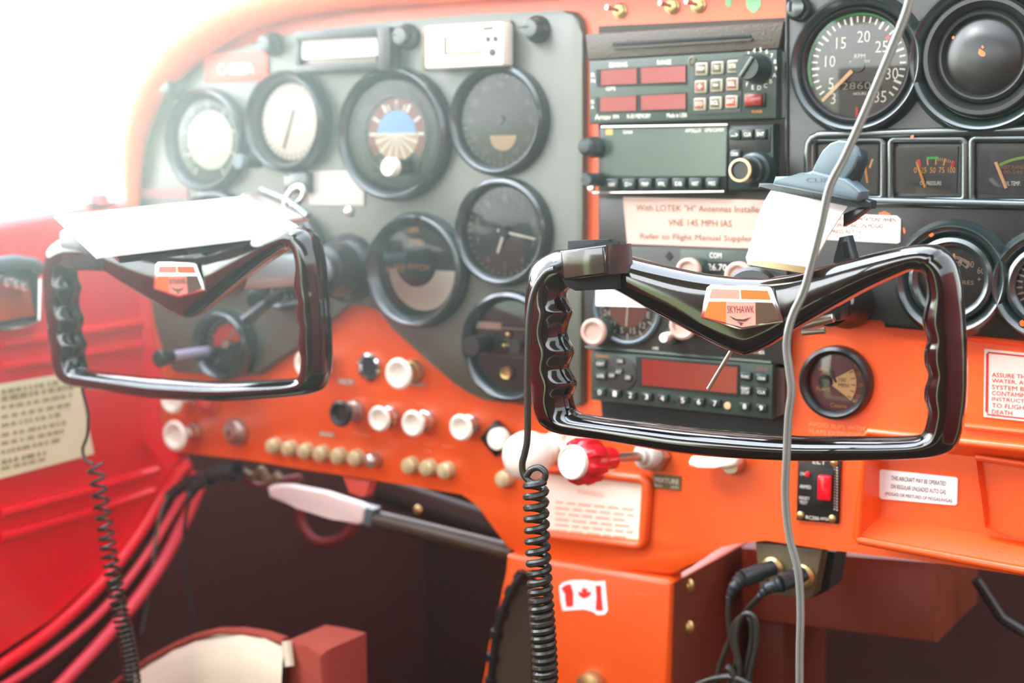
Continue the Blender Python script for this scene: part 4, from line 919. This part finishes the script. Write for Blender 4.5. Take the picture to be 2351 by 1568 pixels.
plug('black headset plug nearer the long grey cable, with cable crossing behind', at(1842, 1318, .0), at(1790, 1340, .02), at(1745, 1368, .025),
     [at(1712, 1405, .02), at(1680, 1460, .01), at(1655, 1520, .01), at(1640, 1580, .01)])
T = thing('looped_cable', 'dark cable tied in a double loop below the headset plugs', 'cable', at(1710, 1480, .02))
MB().tube(pxpath([(1665, 1600), (1690, 1520), (1682, 1450), (1700, 1418), (1722, 1425), (1726, 1470), (1712, 1540), (1700, 1600)], .03, 10), .0021, 10).build('inner_loop', CORD, T)
MB().tube(pxpath([(1690, 1600), (1698, 1540), (1690, 1460), (1706, 1412), (1732, 1418), (1737, 1475), (1722, 1550), (1712, 1600)], .034, 10), .0021, 10).build('outer_loop', CORD, T)
MB().tube(pxpath([(1600, 1572), (1640, 1558), (1680, 1555), (1720, 1572), (1740, 1600)], .036, 8), .0023, 10).build('crossing_loop', CORD, T)
MB().tube(pxpath([(1668, 1530), (1676, 1536), (1684, 1550), (1690, 1570)], .036, 6), .0026, 8).build('tie', CORD, T)
# dark orange structure under the panel
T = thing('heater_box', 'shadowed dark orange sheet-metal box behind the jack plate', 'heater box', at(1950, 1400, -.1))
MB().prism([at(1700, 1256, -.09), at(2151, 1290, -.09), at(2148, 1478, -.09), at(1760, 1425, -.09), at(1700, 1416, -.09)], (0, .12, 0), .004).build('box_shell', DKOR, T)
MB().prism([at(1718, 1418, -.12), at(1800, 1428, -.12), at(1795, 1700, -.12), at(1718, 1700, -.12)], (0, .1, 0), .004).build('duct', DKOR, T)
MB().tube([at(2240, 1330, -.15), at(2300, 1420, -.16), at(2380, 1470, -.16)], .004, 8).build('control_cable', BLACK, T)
# ================================================================== UNDER PANEL (left)
T = thing('brake_handle', 'pale grey handle on a dark tube under the orange panel', 'handle', at(740, 1160, -.02))
MB().prism([at(x, y, -.01) for x, y in ((612, 1120), (622, 1114), (660, 1116), (740, 1132), (820, 1158), (836, 1168), (832, 1200), (820, 1206), (760, 1192), (680, 1166), (618, 1142))], (0, .010, 0), .0025, 3).build('grip', mat('pale_grip', (232, 214, 206), .35), T)
MB().prism([at(x, y, -.012) for x, y in ((820, 1160), (856, 1170), (850, 1210), (818, 1204))], (0, .012, 0), .002).build('ferrule', CLIPG, T)
MB().tube([at(848, 1188, -.02), at(960, 1215, -.02), at(1080, 1245, -.02), at(1180, 1270, -.02)], .0075, 14).build('tube', mat('dark_bronze_tube', (60, 46, 30), .4), T)
T = thing('bracket_clip', 'small orange bracket under the panel edge above the grey handle', 'bracket', at(815, 1125))
MB().prism([at(x, y, -.004) for x, y in ((785, 1095), (850, 1105), (838, 1140), (825, 1142), (800, 1132))], (0, .01, 0), .002).build('tab', TAG, T)
T = thing('steering_hoop', 'dull dark red tube hoop in the shadow below the grey handle', 'hoop', at(750, 1220, -.18))
MB().tube(pxpath([(690, 1150), (690, 1200), (720, 1240), (760, 1245), (800, 1225), (820, 1190)], -.15, 8), .005, 10).build('tube', mat('dull_red', (120, 40, 40), .6), T)
for k, (pa, pb) in enumerate((((870, 1130), (900, 1160)), ((555, 1080), (600, 1100)))):
    pass
T = thing('wire_bundle', 'red and brass wiring stub under the panel near the plug', 'wiring', at(570, 1090))
MB().tube(pxpath([(545, 1075), (580, 1095), (600, 1080), (620, 1105), (640, 1090)], -.02, 6), .004, 8).build('wires', mat('dull_brass', (120, 96, 60), .5), T)
MB().tube(pxpath([(560, 1100), (600, 1115), (640, 1105), (690, 1095)], -.03, 6), .003, 8).build('red_wire', mat('dull_red', (0, 0, 0)), T)
T = thing('under_panel_tube', 'dark cross tube in the shadow between handle and pedestal', 'tube', at(1000, 1180, -.08))
MB().tube([at(870, 1120, -.06), at(1000, 1165, -.08), at(1190, 1225, -.10)], .012, 16).build('cross_tube', mat('dark_olive', (32, 28, 20), .6), T)
MB().lathe(at(960, 1170, -.05), [(.004, 0), (.003, .003), (0, .004)], 12).build('bolt', BRASS, T)
# plug at the left
T = thing('pilot_headset_plug', 'black headset plugs under the outer corner of the orange panel with two thin cables', 'plug', at(470, 1100))
MB().tube(pxpath([(545, 1082), (500, 1085), (465, 1100), (430, 1110), (400, 1130), (386, 1140)], .0, 6), lambda t: .0085-.0045*t+.0006*math.sin(t*70), 12).build('plug_body', CLIPD, T)
MB().tube(pxpath([(480, 1100), (455, 1112), (440, 1130), (436, 1142)], .004, 6), lambda t: .006-.0025*t+.0005*math.sin(t*50), 12).build('second_plug', CLIPD, T)
MB().tube(pxpath([(386, 1138), (368, 1180), (355, 1260), (345, 1340), (330, 1420), (312, 1520), (308, 1600)], .004, 8), .0014, 8).build('outer_cable', CORDG, T)
MB().tube(pxpath([(436, 1138), (425, 1200), (424, 1280), (435, 1380), (450, 1480), (456, 1600)], .004, 8), .0017, 8).build('inner_cable', CORD, T)
# beige cloth on the floor
T = thing('canvas_bag', 'rumpled beige canvas bag with red-brown border in the pilot footwell', 'bag', at(500, 1540, .1))
WBg = .10
top = [(300, 1552), (345, 1522), (400, 1492), (450, 1470), (505, 1456), (560, 1456), (610, 1464), (655, 1478)]
m = MB(); rows = []
for k, (dy_, dw_) in enumerate(((0, 0), (6, .012), (30, .022), (90, .028), (200, .032), (420, .034), (800, .034))):
    rows.append([at(x-(k*3), y+dy_+4*math.sin(i*1.9+k), WBg+dw_+.003*math.sin(i*2.3+k*1.3)) for i, (x, y) in enumerate(top)])
rows.insert(0, [at(x, y-6, WBg-.05) for x, y in top])
for A_, B_ in zip(rows, rows[1:]):
    for i in range(len(top)-1): m.quad([A_[i], A_[i+1], B_[i+1], B_[i]])
m.build('canvas', CLOTH, T, ang=80, weld=True)
MB().tube([at(x, y-8, WBg+.004) for x, y in [(250, 1590)]+top], .0055, 8, flat=.5, up=(0, -1, 0)).build('border_strap', CLOTHB, T)
MB().prism([at(x, y, WBg+.012) for x, y in ((652, 1474), (700, 1482), (748, 1494), (752, 1700), (744, 2400), (660, 2400))], (0, .05, 0), .006, 3).build('end_flap', CLOTHB, T)
MB().cyl(at(658, 1472, WBg+.014), at(664, 1530, WBg+.018), .004).build('seam', CLOTH, T)
# ================================================================== YOKES
WY = .178
pairs = [((1245, 590), (1300, 668)), ((1268, 578), (1306, 664)), ((1295, 572), (1318, 660)), ((1350, 572), (1360, 660)), ((1415, 581), (1414, 664)), ((1500, 602), (1500, 712)), ((1600, 624), (1600, 766)), ((1680, 635), (1660, 796)), ((1740, 638), (1704, 812)), ((1770, 637), (1726, 812)),
         ((1830, 628), (1775, 790)), ((1880, 614), (1830, 757)), ((1960, 593), (1920, 706)), ((2030, 576), (1990, 668)), ((2090, 564), (2050, 640)), ((2140, 561), (2094, 622)),
         ((2172, 574), (2112, 624)), ((2193, 600), (2124, 634)), ((2205, 640), (2130, 655)), ((2211, 680), (2131, 680)), ((2214, 710), (2124, 710)), ((2216, 740), (2120, 740)), ((2218, 772), (2131, 778)), ((2219, 800), (2124, 805)), ((2220, 825), (2125, 835)), ((2220, 850), (2133, 861)), ((2220, 880), (2125, 890)), ((2219, 905), (2124, 915)), ((2217, 935), (2132, 944)), ((2213, 965), (2128, 970)),
         ((2206, 1000), (2122, 988)), ((2190, 1032), (2110, 997)), ((2150, 1048), (2080, 1001)), ((2080, 1054), (2030, 1002)), ((1994, 1056), (1960, 1002)), ((1811, 1057), (1811, 1000)), ((1602, 1044), (1602, 984)), ((1480, 1026), (1490, 971)), ((1400, 1012), (1400, 960)), ((1330, 1002), (1350, 953)), ((1280, 993), (1328, 948)),
         ((1248, 974), (1318, 940)), ((1232, 945), (1312, 920)), ((1227, 915), (1311, 905)), ((1223, 880), (1320, 880)), ((1220, 855), (1306, 852)), ((1218, 835), (1303, 838)), ((1216, 805), (1314, 808)), ((1213, 780), (1302, 780)), ((1211, 758), (1298, 760)), ((1210, 735), (1303, 738)), ((1209, 715), (1311, 717)), ((1210, 698), (1302, 698)), ((1213, 670), (1297, 684)), ((1218, 635), (1297, 676)), ((1228, 606), (1298, 671))]
HUB = at(1715, 812, WY)
O3 = [at(*a, WY) for a, b in pairs]; I3 = [at(*b, WY) for a, b in pairs]
def resample(P, n=6): return smooth_path(P, n, closed=True)
def yoke(dxyz, ang, label, ex):
    rot = Matrix.Rotation(ang, 3, 'Y')
    tf = lambda p: rot @ (p-HUB) + HUB + dxyz
    T = thing('control_yoke', label, 'control yoke', tf(HUB), 'control yokes')
    O = resample([tf(p) for p in O3]); I = resample([tf(p) for p in I3]); n = len(O)
    m = MB(); rings = []; K = 20
    for i in range(n):
        c = (O[i]+I[i])/2; h = (O[i]-I[i])/2; j = i/6
        hub = math.exp(-((j-8.5)/4.0)**2)               # hub part of the top bar
        dep = .0125*(1-hub)+.0105*hub; e = 1.0-.45*hub
        if 2 < j < 16: e = min(e, .75)
        ring = []
        for k in range(K):
            a = 2*PI*k/K; ca, sa = math.cos(a), math.sin(a)
            ring.append(m.bm.verts.new(c+h*math.copysign(abs(ca)**e, ca)+Vector((0, -1, 0))*dep*math.copysign(abs(sa)**e, sa)))
        rings.append(ring)
    for i in range(n):
        A, B = rings[i], rings[(i+1) % n]
        for k in range(K): m.bm.faces.new((A[k], A[(k+1) % K], B[(k+1) % K], B[k]))
    m.build('wheel_rim', GLOSS, T, ang=180)
    w = WY+.0112
    def P(x, y, ww=w): q = at(x, y, ww); return tf(q)
    fr = [(1622, 660), (1631, 653), (1765, 656), (1772, 662), (1798, 735), (1796, 741), (1706, 757), (1698, 756), (1610, 731), (1608, 725)]
    em = MB().prism([P(x, y, w+.0012) for x, y in fr], (0, .003, 0), .0006).build('emblem', CHROME, T)
    for nm, q, M in (('pink_field', [(1634, 663), (1696, 665), (1697, 687), (1628, 685)], EMPK), ('orange_field', [(1700, 665), (1762, 667), (1770, 689), (1701, 687)], EMOR),
                     ('orange_corner', [(1627, 692), (1665, 692), (1667, 741), (1616, 727)], EMOR), ('nameplate', [(1666, 692), (1734, 694), (1735, 746), (1704, 751), (1667, 742)], EMPK), ('brown_field', [(1735, 694), (1773, 695), (1788, 732), (1736, 746)], EMBR)):
        MB().prism([P(x, y, w+.0016) for x, y in q], (0, .001, 0)).build(nm, M, em)
    m = MB(); a = P(1669, 719, w+.0019); b = P(1731, 719, w+.0019); t = P(1669, 702, w+.0019)
    m.text('SKYHAWK', a, (b-a).normalized(), (t-a).normalized(), (b-a).length, (t-a).length)
    for q in ([(1674, 725), (1690, 732), (1706, 733), (1724, 728), (1710, 738), (1696, 738), (1684, 734)], [(1692, 739), (1706, 741), (1700, 748), (1698, 743)]):
        m.prism([P(x, y, w+.0019) for x, y in q], (0, .0002, 0))
    m.build('emblem_lettering', INK, em)
    hb = tf(HUB)+Vector((0, 0, .030)); xt = Vector(ex); sd = (xt-hb)
    # hub boss and control shaft back to the panel
    MB().cyl(hb+sd*.02, hb+sd*.24, .019, .0165, 32, .002).build('hub_boss', BLACK, T)
    MB().cyl(hb+sd*.2, hb+sd*.86, .0125, seg=32).build('control_shaft', mat('satin_tube', (196, 206, 204), .25, .3), T)
    return T, tf, hb
YR, tfR, hbR = yoke(Vector((0, 0, 0)), 0, 'glossy black co-pilot yoke in sharp focus, with push-to-talk box and orange emblem', at(1955, 690))
LH = at(438, 728, WY)
YL, tfL, hbL = yoke(LH-HUB, -.015, 'glossy black pilot yoke under the white sheet, slightly blurred', at(815, 614))
for (h, l, rr) in ((at(815, 614), 'black rubber boot where the pilot control shaft enters the panel', .021), (at(1955, 690), 'black shaft collar behind the co-pilot yoke hub', .0135)):
    T = thing('shaft_boot', l, 'boot', Vector((h.x, -.008, h.z)))
    MB().lathe(Vector((h.x, 0, h.z)), [(rr*1.35, .006), (rr*1.3, .012), (rr, .018), (rr*1.05, .028), (rr*.9, .034), (rr*.9, .040), (.0135, .044)], 36).build('boot', BLACK, T)
# little mechanism screws under the co-pilot arm
T = thing('shaft_clamp', 'small steel clamp and screws under the long arm of the co-pilot yoke', 'clamp', Vector((hbR.x, -.08, hbR.z-.02)))
MB().box(Vector((hbR.x+.012, -.075, hbR.z-.012)), (.022, .02, .014), .003).build('block', BLACK, T)
MB().cyl(Vector((hbR.x+.0, -.09, hbR.z-.022)), Vector((hbR.x+.02, -.09, hbR.z-.016)), .0028, bev=.0006).build('pinch_screw', STEEL, T)
MB().cyl(Vector((hbR.x+.004, -.10, hbR.z-.025)), Vector((hbR.x+.018, -.10, hbR.z-.023)), .002).build('lock_screw', STEEL, T)
# rod below the co-pilot hub
T = thing('lock_pin', 'thin steel pin hanging from behind the co-pilot yoke hub', 'pin', at(1650, 850, WY-.01))
MB().cyl(at(1688, 790, WY-.006), at(1626, 893, WY-.01), .00125, seg=16).build('pin_shaft', STEEL, T)
# push-to-talk box on co-pilot yoke
WP = WY+.016
T = thing('push_to_talk_box', 'small black push-to-talk box strapped to the upper grip of the co-pilot yoke', 'switch box', at(1340, 605, WP))
fq = [(1283, 576), (1391, 562), (1397, 630), (1290, 644)]
f3 = [at(x, y, WP+.012) for x, y in fq]
MB().prism(f3, (.006, .020, 0), .0018, 3).build('housing', mat('ptt_black', (30, 30, 26), .16, coat=.3), T)
MB().prism([p_+(sum(f3, Vector())/4-p_)*.14+Vector((0, -.0006, 0)) for p_ in f3], (0, .001, 0), .0003).build('button_plate', mat('ptt_plate', (52, 48, 38), .14, coat=.4), T)
MB().tube([at(1271, 616, WP+.008), at(1281, 612, WP+.008), at(1290, 608, WP+.006)], lambda t: .0032+.0008*math.sin(t*22), 12).build('strain_relief', BLACK, T)
T = thing('velcro_strap', 'fuzzy black strap wrapped round the co-pilot yoke under the push-to-talk box', 'strap', at(1360, 610, WP))
sp = [at(1305, 553, WP+.004), at(1300, 560, WP+.008), at(1315, 552, WP-.004), at(1385, 549, WP-.002), at(1408, 556, WP), at(1414, 575, WP), at(1414, 640, WP-.002), at(1410, 664, WP), at(1360, 668, WP+.004), at(1300, 660, WP+.004)]
def strip(m, a, b, th): m.prism([a[0], a[1], b[1], b[0]], th)
m = MB()
for q in ([(1302, 553, .012), (1398, 549, .012), (1410, 556, .008), (1404, 566, .014), (1302, 578, .014)], [(1398, 549, .008), (1411, 555, .006), (1416, 600, .006), (1415, 664, .008), (1404, 664, .008), (1402, 600, .01)], [(1290, 640, .010), (1412, 628, .010), (1415, 664, .008), (1320, 668, .008), (1296, 656, .010)]):
    m.prism([at(x, y, WP+w_-.006) for x, y, w_ in q], (0, .006, 0), .001)
m.build('strap', VELCRO, T)
# cord from the box, coiling down
def coil(path, turns_fn, rad, wire, n_per=14, ref=Vector((1, 0, 0))):
    P = smooth_path(path, 40); L = [0]
    for a, b in zip(P, P[1:]): L.append(L[-1]+(b-a).length)
    tot = L[-1]; out = []; s_ = 0; ph = 0; i = 0
    while s_ < tot:
        while i < len(L)-2 and L[i+1] < s_: i += 1
        f = (s_-L[i])/(L[i+1]-L[i]); p = P[i].lerp(P[i+1], f); t = (P[i+1]-P[i]).normalized()
        u = (ref-t*t.dot(ref)).normalized(); v = t.cross(u)
        out.append(p+u*math.cos(ph)*rad+v*math.sin(ph)*rad)
        ph += 2*PI/n_per; s_ += turns_fn(s_/tot)/n_per
    return out
WCd = WP+.012
T = thing('coiled_cord', 'thick black coiled cord hanging from the push-to-talk box in front of the pedestal', 'cord', at(1230, 1080, WCd))
s_ = sc(1230, 1200, WCd)
MB().tube(pxpath([(1274, 618), (1252, 628), (1228, 665), (1216, 720), (1212, 800), (1211, 900), (1211, 1000), (1205, 1040), (1199, 1065), (1203, 1090), (1222, 1108), (1246, 1104), (1252, 1086), (1238, 1074), (1220, 1078), (1208, 1094)], WCd, 8), 7.8*s_, 10).build('straight_lead', CORD, T)
cp = coil([at(1230, 1104, WCd), at(1232, 1200, WCd), at(1240, 1350, WCd), at(1250, 1500, WCd), at(1254, 1640, WCd)], lambda f: s_*(26-9*min(1, max(0, (f-.3)/.3))), 22.5*s_, 0)
MB().tube(cp, lambda t: 8.6*s_, 8).build('coil', CORD, T)
# pilot side thin coiled cord
T = thing('thin_coiled_cord', 'thin black coiled cord hanging below the pilot yoke beside the red door', 'cord', at(205, 1065, WY))
s2 = sc(205, 1100, WY)
MB().tube(pxpath([(185, 860), (190, 900), (202, 950), (200, 1000), (190, 1030), (196, 1055), (215, 1066)], WY, 8), 3.6*s2, 8).build('straight_lead', CORD, T)
cp = coil([at(218, 1066, WY), at(232, 1150, WY), at(252, 1280, WY), at(275, 1400, WY), at(296, 1500, WY), at(308, 1600, WY)], lambda f: s2*(31-20*min(1, f/.75)), 17*s2, 0, 14, Vector((.85, .5, 0)))
MB().tube(cp, lambda t: 3.9*s2, 6).build('coil', CORD, T)
# long grey twin cable in front
WG = WY+.045
T = thing('twin_cable', 'long grey twin-core cable crossing the whole view in front of the co-pilot yoke', 'cable', at(1840, 1000, WG))
g = pxpath([(2098, -40), (2080, 30), (2040, 130), (1985, 260), (1940, 360), (1905, 430), (1885, 520), (1862, 610), (1845, 670), (1818, 730), (1806, 790), (1812, 850), (1817, 900), (1810, 960), (1806, 1050), (1803, 1140), (1812, 1230), (1832, 1310), (1838, 1400), (1836, 1500), (1836, 1640)], WG, 8)
s3 = sc(1840, 800, WG); m = MB()
for sgn in (-1, 1):
    P = []
    for i, p in enumerate(g):
        t = (g[min(i+1, len(g)-1)]-g[max(i-1, 0)]).normalized(); side = t.cross(FW).normalized(); P.append(p+side*sgn*4.4*s3)
    m.tube(P, 5.4*s3, 8)
m.build('conductors', CORDG, T)
# ================================================================== CLIP + NOTEPAD on co-pilot yoke
T = thing('notepad', 'curled white notepad hanging from the grey clip above the co-pilot yoke', 'notepad', at(1830, 520, WY))
def sheet(M, dw, dy, name, th=.0004, x_in=0):
    m = MB(); rows = []
    for k in range(11):
        f = k/10
        lx = 1775+(1712-1775)*f-14*math.sin(f*PI)*(1-f); rx = 1957+(1862-1957)*f+(-6)*math.sin(f*PI)
        ly = 428+(592-428)*f+dy*f; ry = 458+(614-458)*f+dy*f
        w_ = WY-.02+.035*f+dw
        rows.append((at(lx+x_in*f, ly, w_), at(rx-x_in*f, ry, w_)))
    for a, b in zip(rows, rows[1:]): m.quad([a[0], a[1], b[1], b[0]])
    m2 = m.build(name, M, T, weld=True); md = m2.modifiers.new('th', 'SOLIDIFY'); md.thickness = th
    return m2
sheet(PAPER, .002, 0, 'top_sheet')
for k in range(1, 5): sheet(YELE, .002-.0012*k, 3.6*k, 'page', x_in=1.0*k)
CL = thing('paper_clip', 'blue-grey plastic spring clip holding the notepad on the co-pilot yoke', 'clip', at(1880, 420, WY))
WK_ = WY-.012
MB().ppx([(1858, 405), (1875, 370), (1888, 345), (1905, 329), (1925, 322), (1948, 325), (1965, 338), (1971, 358), (1960, 385), (1940, 412)], WK_-.001, WK_+.004, .0012, 3).build('thumb_tab', CLIPG, CL)
MB().ppx([(1964, 340), (1972, 350), (1973, 372), (1950, 430), (1938, 424), (1958, 384)], WK_-.014, WK_+.001, .001).build('tab_side', CLIPD, CL)
MB().ppx([(1772, 424), (1778, 405), (1840, 405), (1862, 392), (1940, 410), (1975, 440), (1972, 455), (1965, 462)], WK_-.008, WK_+.008, .002, 3).build('clip_jaw', CLIPG, CL)
MB().ppx([(1740, 432), (1742, 420), (1780, 422), (1980, 455), (2000, 462), (1998, 480), (1960, 476), (1800, 442)], WK_-.012, WK_-.002, .001).build('clip_bar', CLIPD, CL)
MB().tpx('CLIP', 1850, 408, 1902, 418, WK_+.0085).build('embossed_mark', CLIPG, CL)
MB().ppx([(1935, 490), (1990, 470), (1996, 478), (1955, 510), (1935, 520)], WK_-.014, WK_-.008, .001).build('support_arm', CLIPD, CL)
MB().ppx([(1925, 545), (1945, 541), (1958, 590), (1956, 640), (1905, 640), (1915, 590)], WK_-.014, WK_-.004, .0015).build('yoke_bracket', CLIPD, CL)
m = MB(); m.ppx([(1932, 556), (1944, 554), (1952, 592), (1938, 594)], WK_-.004, WK_-.0034, .0003); m.build('bracket_slot', DARK, CL)
# ================================================================== white sheet + clipboard on pilot yoke
A, B, Cc, D = quad3((125, 496), (572, 450), (702, 532), (222, 590), 1.035)
T = thing('kneeboard_sheet', 'overexposed white sheet lying flat on top of the pilot yoke', 'paper', (A+B+Cc+D)/4)
nrm = (B-A).cross(D-A).normalized(); nrm = nrm if nrm.z > 0 else -nrm
MB().prism([A, B, Cc, D], -nrm*.0012).build('sheet', PAPER, T)
T = thing('kneeboard', 'thin dark clipboard with spring clip under the white sheet on the pilot yoke', 'clipboard', (A+B+Cc+D)/4)
MB().prism([(A*.9+B*.1)-nrm*.003, B-nrm*.003, Cc-nrm*.003, (D*.9+Cc*.1)-nrm*.003], -nrm*.003).build('board', CLIPD, T)
e = (Cc-B); x_ = (B-A).normalized()
m = MB().prism([B-x_*.006+nrm*.002, B+x_*.010+nrm*.004, B+e*.72+x_*.016+nrm*.002, B+e*.72-x_*.004+nrm*.002], -nrm*.004, .001).build('clip_plate', STEEL, T)
MB().tube([B+e*.05+x_*.008+nrm*.006, B+e*.4+x_*.014+nrm*.006, B+e*.75+x_*.014+nrm*.003], .0022, 10).build('spring_bar', CLIPG, T)
lo = [at(x, y, .10) for x, y in ((655, 470), (662, 448), (675, 432), (690, 428), (698, 440), (692, 458), (678, 470), (664, 478))]
MB().tube(smooth_path(lo, 5, closed=True), .0023, 10, closed=True).build('wire_lever', STEEL, T)
MB().box(tfL(at(1345, 600, WY))+Vector((0.01, -.002, -.002)), (.05, .02, .03), .004).build('mount_bracket', CLIPD, T)
vm = bpy.data.materials.new('lens_glare_haze'); vm.use_nodes = True; vn = vm.node_tree; vn.nodes.clear()  # added scattering volume standing in for lens glare, denser at left
vo = vn.nodes.new('ShaderNodeOutputMaterial'); vs_ = vn.nodes.new('ShaderNodeVolumeScatter')
vs_.inputs['Color'].default_value = (.80, 1, .86, 1); vs_.inputs['Anisotropy'].default_value = .6
vt = vn.nodes.new('ShaderNodeNewGeometry'); vx = vn.nodes.new('ShaderNodeSeparateXYZ'); vn.links.new(vt.outputs['Position'], vx.inputs[0])
def mrange(sock, a, b, c, d):
    r = vn.nodes.new('ShaderNodeMapRange'); r.interpolation_type = 'SMOOTHSTEP'
    for k, v in zip(('From Min', 'From Max', 'To Min', 'To Max'), (a, b, c, d)): r.inputs[k].default_value = v
    vn.links.new(sock, r.inputs['Value']); return r.outputs[0]
def vmul(p, q):
    r = vn.nodes.new('ShaderNodeMath'); r.operation = 'MULTIPLY'; vn.links.new(p, r.inputs[0]); vn.links.new(q, r.inputs[1]); return r.outputs[0]
dn = vmul(vmul(mrange(vx.outputs['X'], -.38, .34, .85, .02), mrange(vx.outputs['Z'], -.12, .16, .04, 1)), mrange(vx.outputs['Y'], -.35, -.05, .25, 1))
vn.links.new(dn, vs_.inputs['Density']); vn.links.new(vs_.outputs[0], vo.inputs['Volume'])
hz = MB().box((.45, -.30, .0), (2.2, 2.4, 1.9)).build('lens_glare_haze', vm); hz['kind'] = 'structure'
# ================================================================== WORLD + LIGHT + CAMERA
wd = bpy.data.worlds.new('World'); bpy.context.scene.world = wd; wd.use_nodes = True; nt = wd.node_tree; nt.nodes.clear()
out = nt.nodes.new('ShaderNodeOutputWorld'); bg = nt.nodes.new('ShaderNodeBackground')
tc = nt.nodes.new('ShaderNodeTexCoord'); sx = nt.nodes.new('ShaderNodeSeparateXYZ'); nt.links.new(tc.outputs['Generated'], sx.inputs[0])
def ramp(stops):
    r = nt.nodes.new('ShaderNodeValToRGB')
    while len(r.color_ramp.elements) > 1: r.color_ramp.elements.remove(r.color_ramp.elements[-1])
    r.color_ramp.elements[0].position = stops[0][0]; r.color_ramp.elements[0].color = (*stops[0][1], 1)
    for p, c in stops[1:]:
        e_ = r.color_ramp.elements.new(p); e_.color = (*c, 1)
    return r
mz = nt.nodes.new('ShaderNodeMapRange'); mz.inputs['From Min'].default_value = -1; mz.inputs['From Max'].default_value = 1
nt.links.new(sx.outputs['Z'], mz.inputs['Value'])
rz = ramp([(0, (.10, .12, .06)), (.44, (.22, .26, .14)), (.485, (.42, .50, .34)), (.515, (.80, .88, .80)), (.6, (.92, .97, 1)), (1, (.75, .86, 1))])
nt.links.new(mz.outputs[0], rz.inputs[0])
mx_ = nt.nodes.new('ShaderNodeMapRange'); mx_.inputs['From Min'].default_value = -1; mx_.inputs['From Max'].default_value = .6
mx_.inputs['To Min'].default_value = 12.0; mx_.inputs['To Max'].default_value = 2.0
nt.links.new(sx.outputs['X'], mx_.inputs['Value'])
nt.links.new(rz.outputs[0], bg.inputs['Color']); nt.links.new(mx_.outputs[0], bg.inputs['Strength']); nt.links.new(bg.outputs[0], out.inputs[0])
def area(name, loc, target, size, energy, col=(1, 1, 1), sy=None):
    l = bpy.data.lights.new(name, 'AREA'); l.energy = energy; l.color = col; l.size = size
    if sy: l.shape = 'RECTANGLE'; l.size_y = sy
    o = bpy.data.objects.new(name, l); C.objects.link(o); o.location = loc
    o.rotation_euler = (Vector(target)-Vector(loc)).to_track_quat('-Z', 'Y').to_euler(); return o
sun = bpy.data.lights.new('sun', 'SUN'); sun.energy = 1.4; sun.angle = .25; sun.color = (1, .95, .88)
so = bpy.data.objects.new('sun', sun); C.objects.link(so); so.rotation_euler = (Vector((.45, .62, -.65))).to_track_quat('-Z', 'Y').to_euler()
cam = bpy.data.cameras.new('camera'); co = bpy.data.objects.new('camera', cam); C.objects.link(co)
cam.sensor_width = 36; cam.lens = F/2351*36; cam.clip_start = .02
co.matrix_world = Matrix((( RT.x, UP.x, -FW.x, CAM.x), (RT.y, UP.y, -FW.y, CAM.y), (RT.z, UP.z, -FW.z, CAM.z), (0, 0, 0, 1)))
cam.dof.use_dof = True; cam.dof.focus_distance = (at(1760, 720, WY-.03)-CAM).dot(FW); cam.dof.aperture_fstop = 5.6
S = bpy.context.scene; S.camera = co
S.view_settings.view_transform = 'Standard'; S.view_settings.look = 'None'; S.view_settings.exposure = .7; S.view_settings.gamma = 1

S.cycles.max_bounces = 7; S.cycles.diffuse_bounces = 3; S.cycles.glossy_bounces = 4; S.cycles.transparent_max_bounces = 12
S.cycles.volume_bounces = 0; S.cycles.volume_step_rate = 4; S.cycles.volume_max_steps = 48
